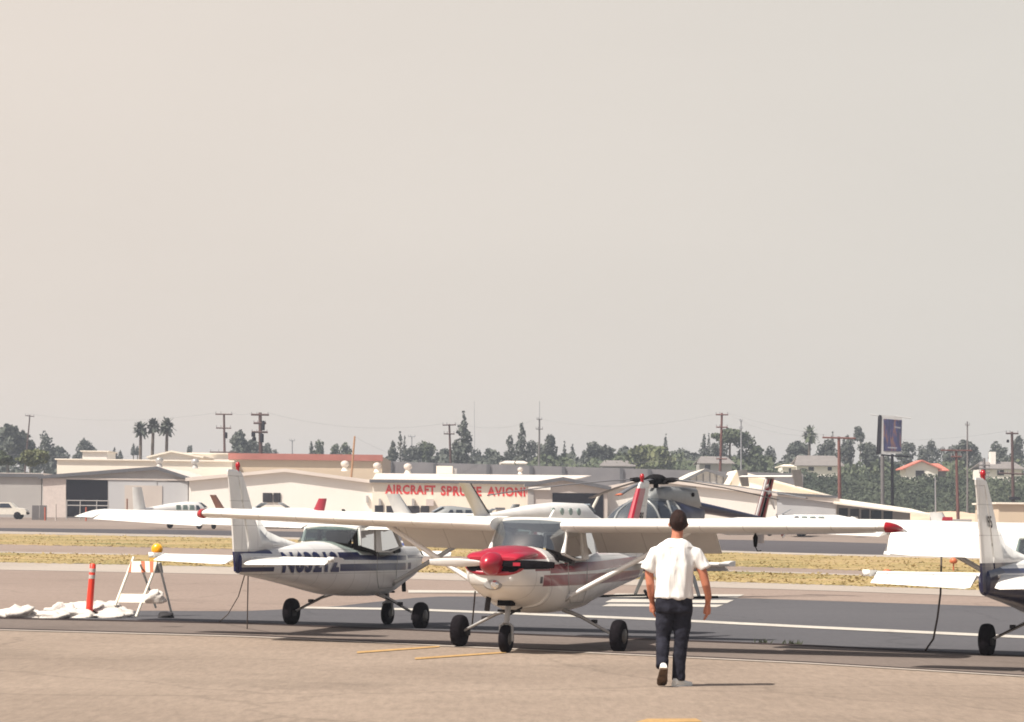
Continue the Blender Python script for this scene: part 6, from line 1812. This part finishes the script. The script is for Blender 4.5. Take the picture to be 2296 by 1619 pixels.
    tee = b.build('t_shirt', 'tee', T); remesh(tee, .010, 14, .6)
    # real folds: gentle displacement of the cloth
    me = tee.data; me.update()
    import mathutils.noise as mn
    cos = [v.co.copy() for v in me.vertices]; nrm = [v.normal.copy() for v in me.vertices]
    for v, c, n_ in zip(me.vertices, cos, nrm):
        k = mn.noise(Vector((c.x * 11, c.y * 9, c.z * 3.2))) * .018 + mn.noise(Vector((c.x * 22 + 5, c.y * 18, c.z * 9 + c.x * 12))) * .009
        v.co = c + n_ * k * (1.0 if c.z < 1.5 else .4)
    # jeans
    b = MB()
    b.loft([ell(-.005, 0, 1.0, .19, .135), ell(-.005, 0, .93, .200, .150), ell(-.005, 0, .86, .205, .155), ell(-.005, .005, .80, .200, .15)])
    b.tube([(-.098, 0, .90), (-.105, .01, .72), (-.118, .03, .52), (-.128, -.06, .36), (-.135, -.15, .215)], [.108, .098, .078, .072, .066], 18)
    b.tube([(.095, 0, .90), (.088, .01, .72), (.078, .01, .50), (.058, .01, .30), (.050, .01, .065)], [.108, .098, .080, .072, .070], 18)
    je = b.build('jeans', 'jeans', T); remesh(je, .010, 4, .5)
    me = je.data; me.update()
    cos = [v.co.copy() for v in me.vertices]; nrm = [v.normal.copy() for v in me.vertices]
    for v, c, n_ in zip(me.vertices, cos, nrm):
        k = mn.noise(Vector((c.x * 9, c.y * 9, c.z * 14))) * .008 + mn.noise(Vector((c.x * 25, c.y * 22, c.z * 20))) * .003
        v.co = c + n_ * k
    # shoes : rear foot on its toe, front foot flat
    def shoe(o, pitch, yaw, nm='shoe', solem='sole'):
        Rm = Matrix.Rotation(yaw, 3, 'Z') @ Matrix.Rotation(pitch, 3, 'X')
        def X(p): return tuple(Rm @ Vector(p) + Vector(o))
        secs = [(-.10, .032, .0, .075), (-.085, .040, 0, .095), (-.03, .042, 0, .10), (.04, .045, 0, .085), (.11, .052, 0, .062), (.17, .048, 0, .05), (.20, .030, .01, .038)]
        m1 = MB(); m1.loft([[X(p) for p in [(w * math.copysign(abs(math.cos(a)) ** .8, math.cos(a)), y, z0 + .018 + (z1 - .018) * max(0, math.sin(a)) ** .7) for a in [PI * k / 12 for k in range(13)]]] for y, w, z0, z1 in secs])
        sh = m1.build(nm, 'shoe', T)
        m2 = MB(); m2.loft([[X((w * 1.10 * c, y, z)) for c, z in ((-1, 0), (-1, .022), (1, .022), (1, 0))] for y, w, z0, z1 in secs]); m2.build('sole', solem, sh)
    shoe((-.125, -.20, .140), -R_(39), 0.05)
    shoe((.062, .02, 0.0), 0, -R_(38), solem='shoe')
    return T
person()
#@@HAZE
# ------------------------------------------------------------------ haze
HAZE_D = 0.00042
hz = bpy.data.materials.new('smog_air'); hz.use_nodes = True
n, l = hz.node_tree.nodes, hz.node_tree.links; n.clear()
o_ = n.new('ShaderNodeOutputMaterial'); pv = n.new('ShaderNodeVolumePrincipled')
pv.inputs['Color'].default_value = (.80, .87, 1.0, 1); pv.inputs['Density'].default_value = HAZE_D; pv.inputs['Anisotropy'].default_value = .2
l.new(pv.outputs[0], o_.inputs['Volume'])
mb = MB(); mb.bx(-1410, 1410, -1410, 1510, -1.0, 30.0)
hzo = mb.build('haze', hz, kind='stuff')
hzo.display_type = 'WIRE'
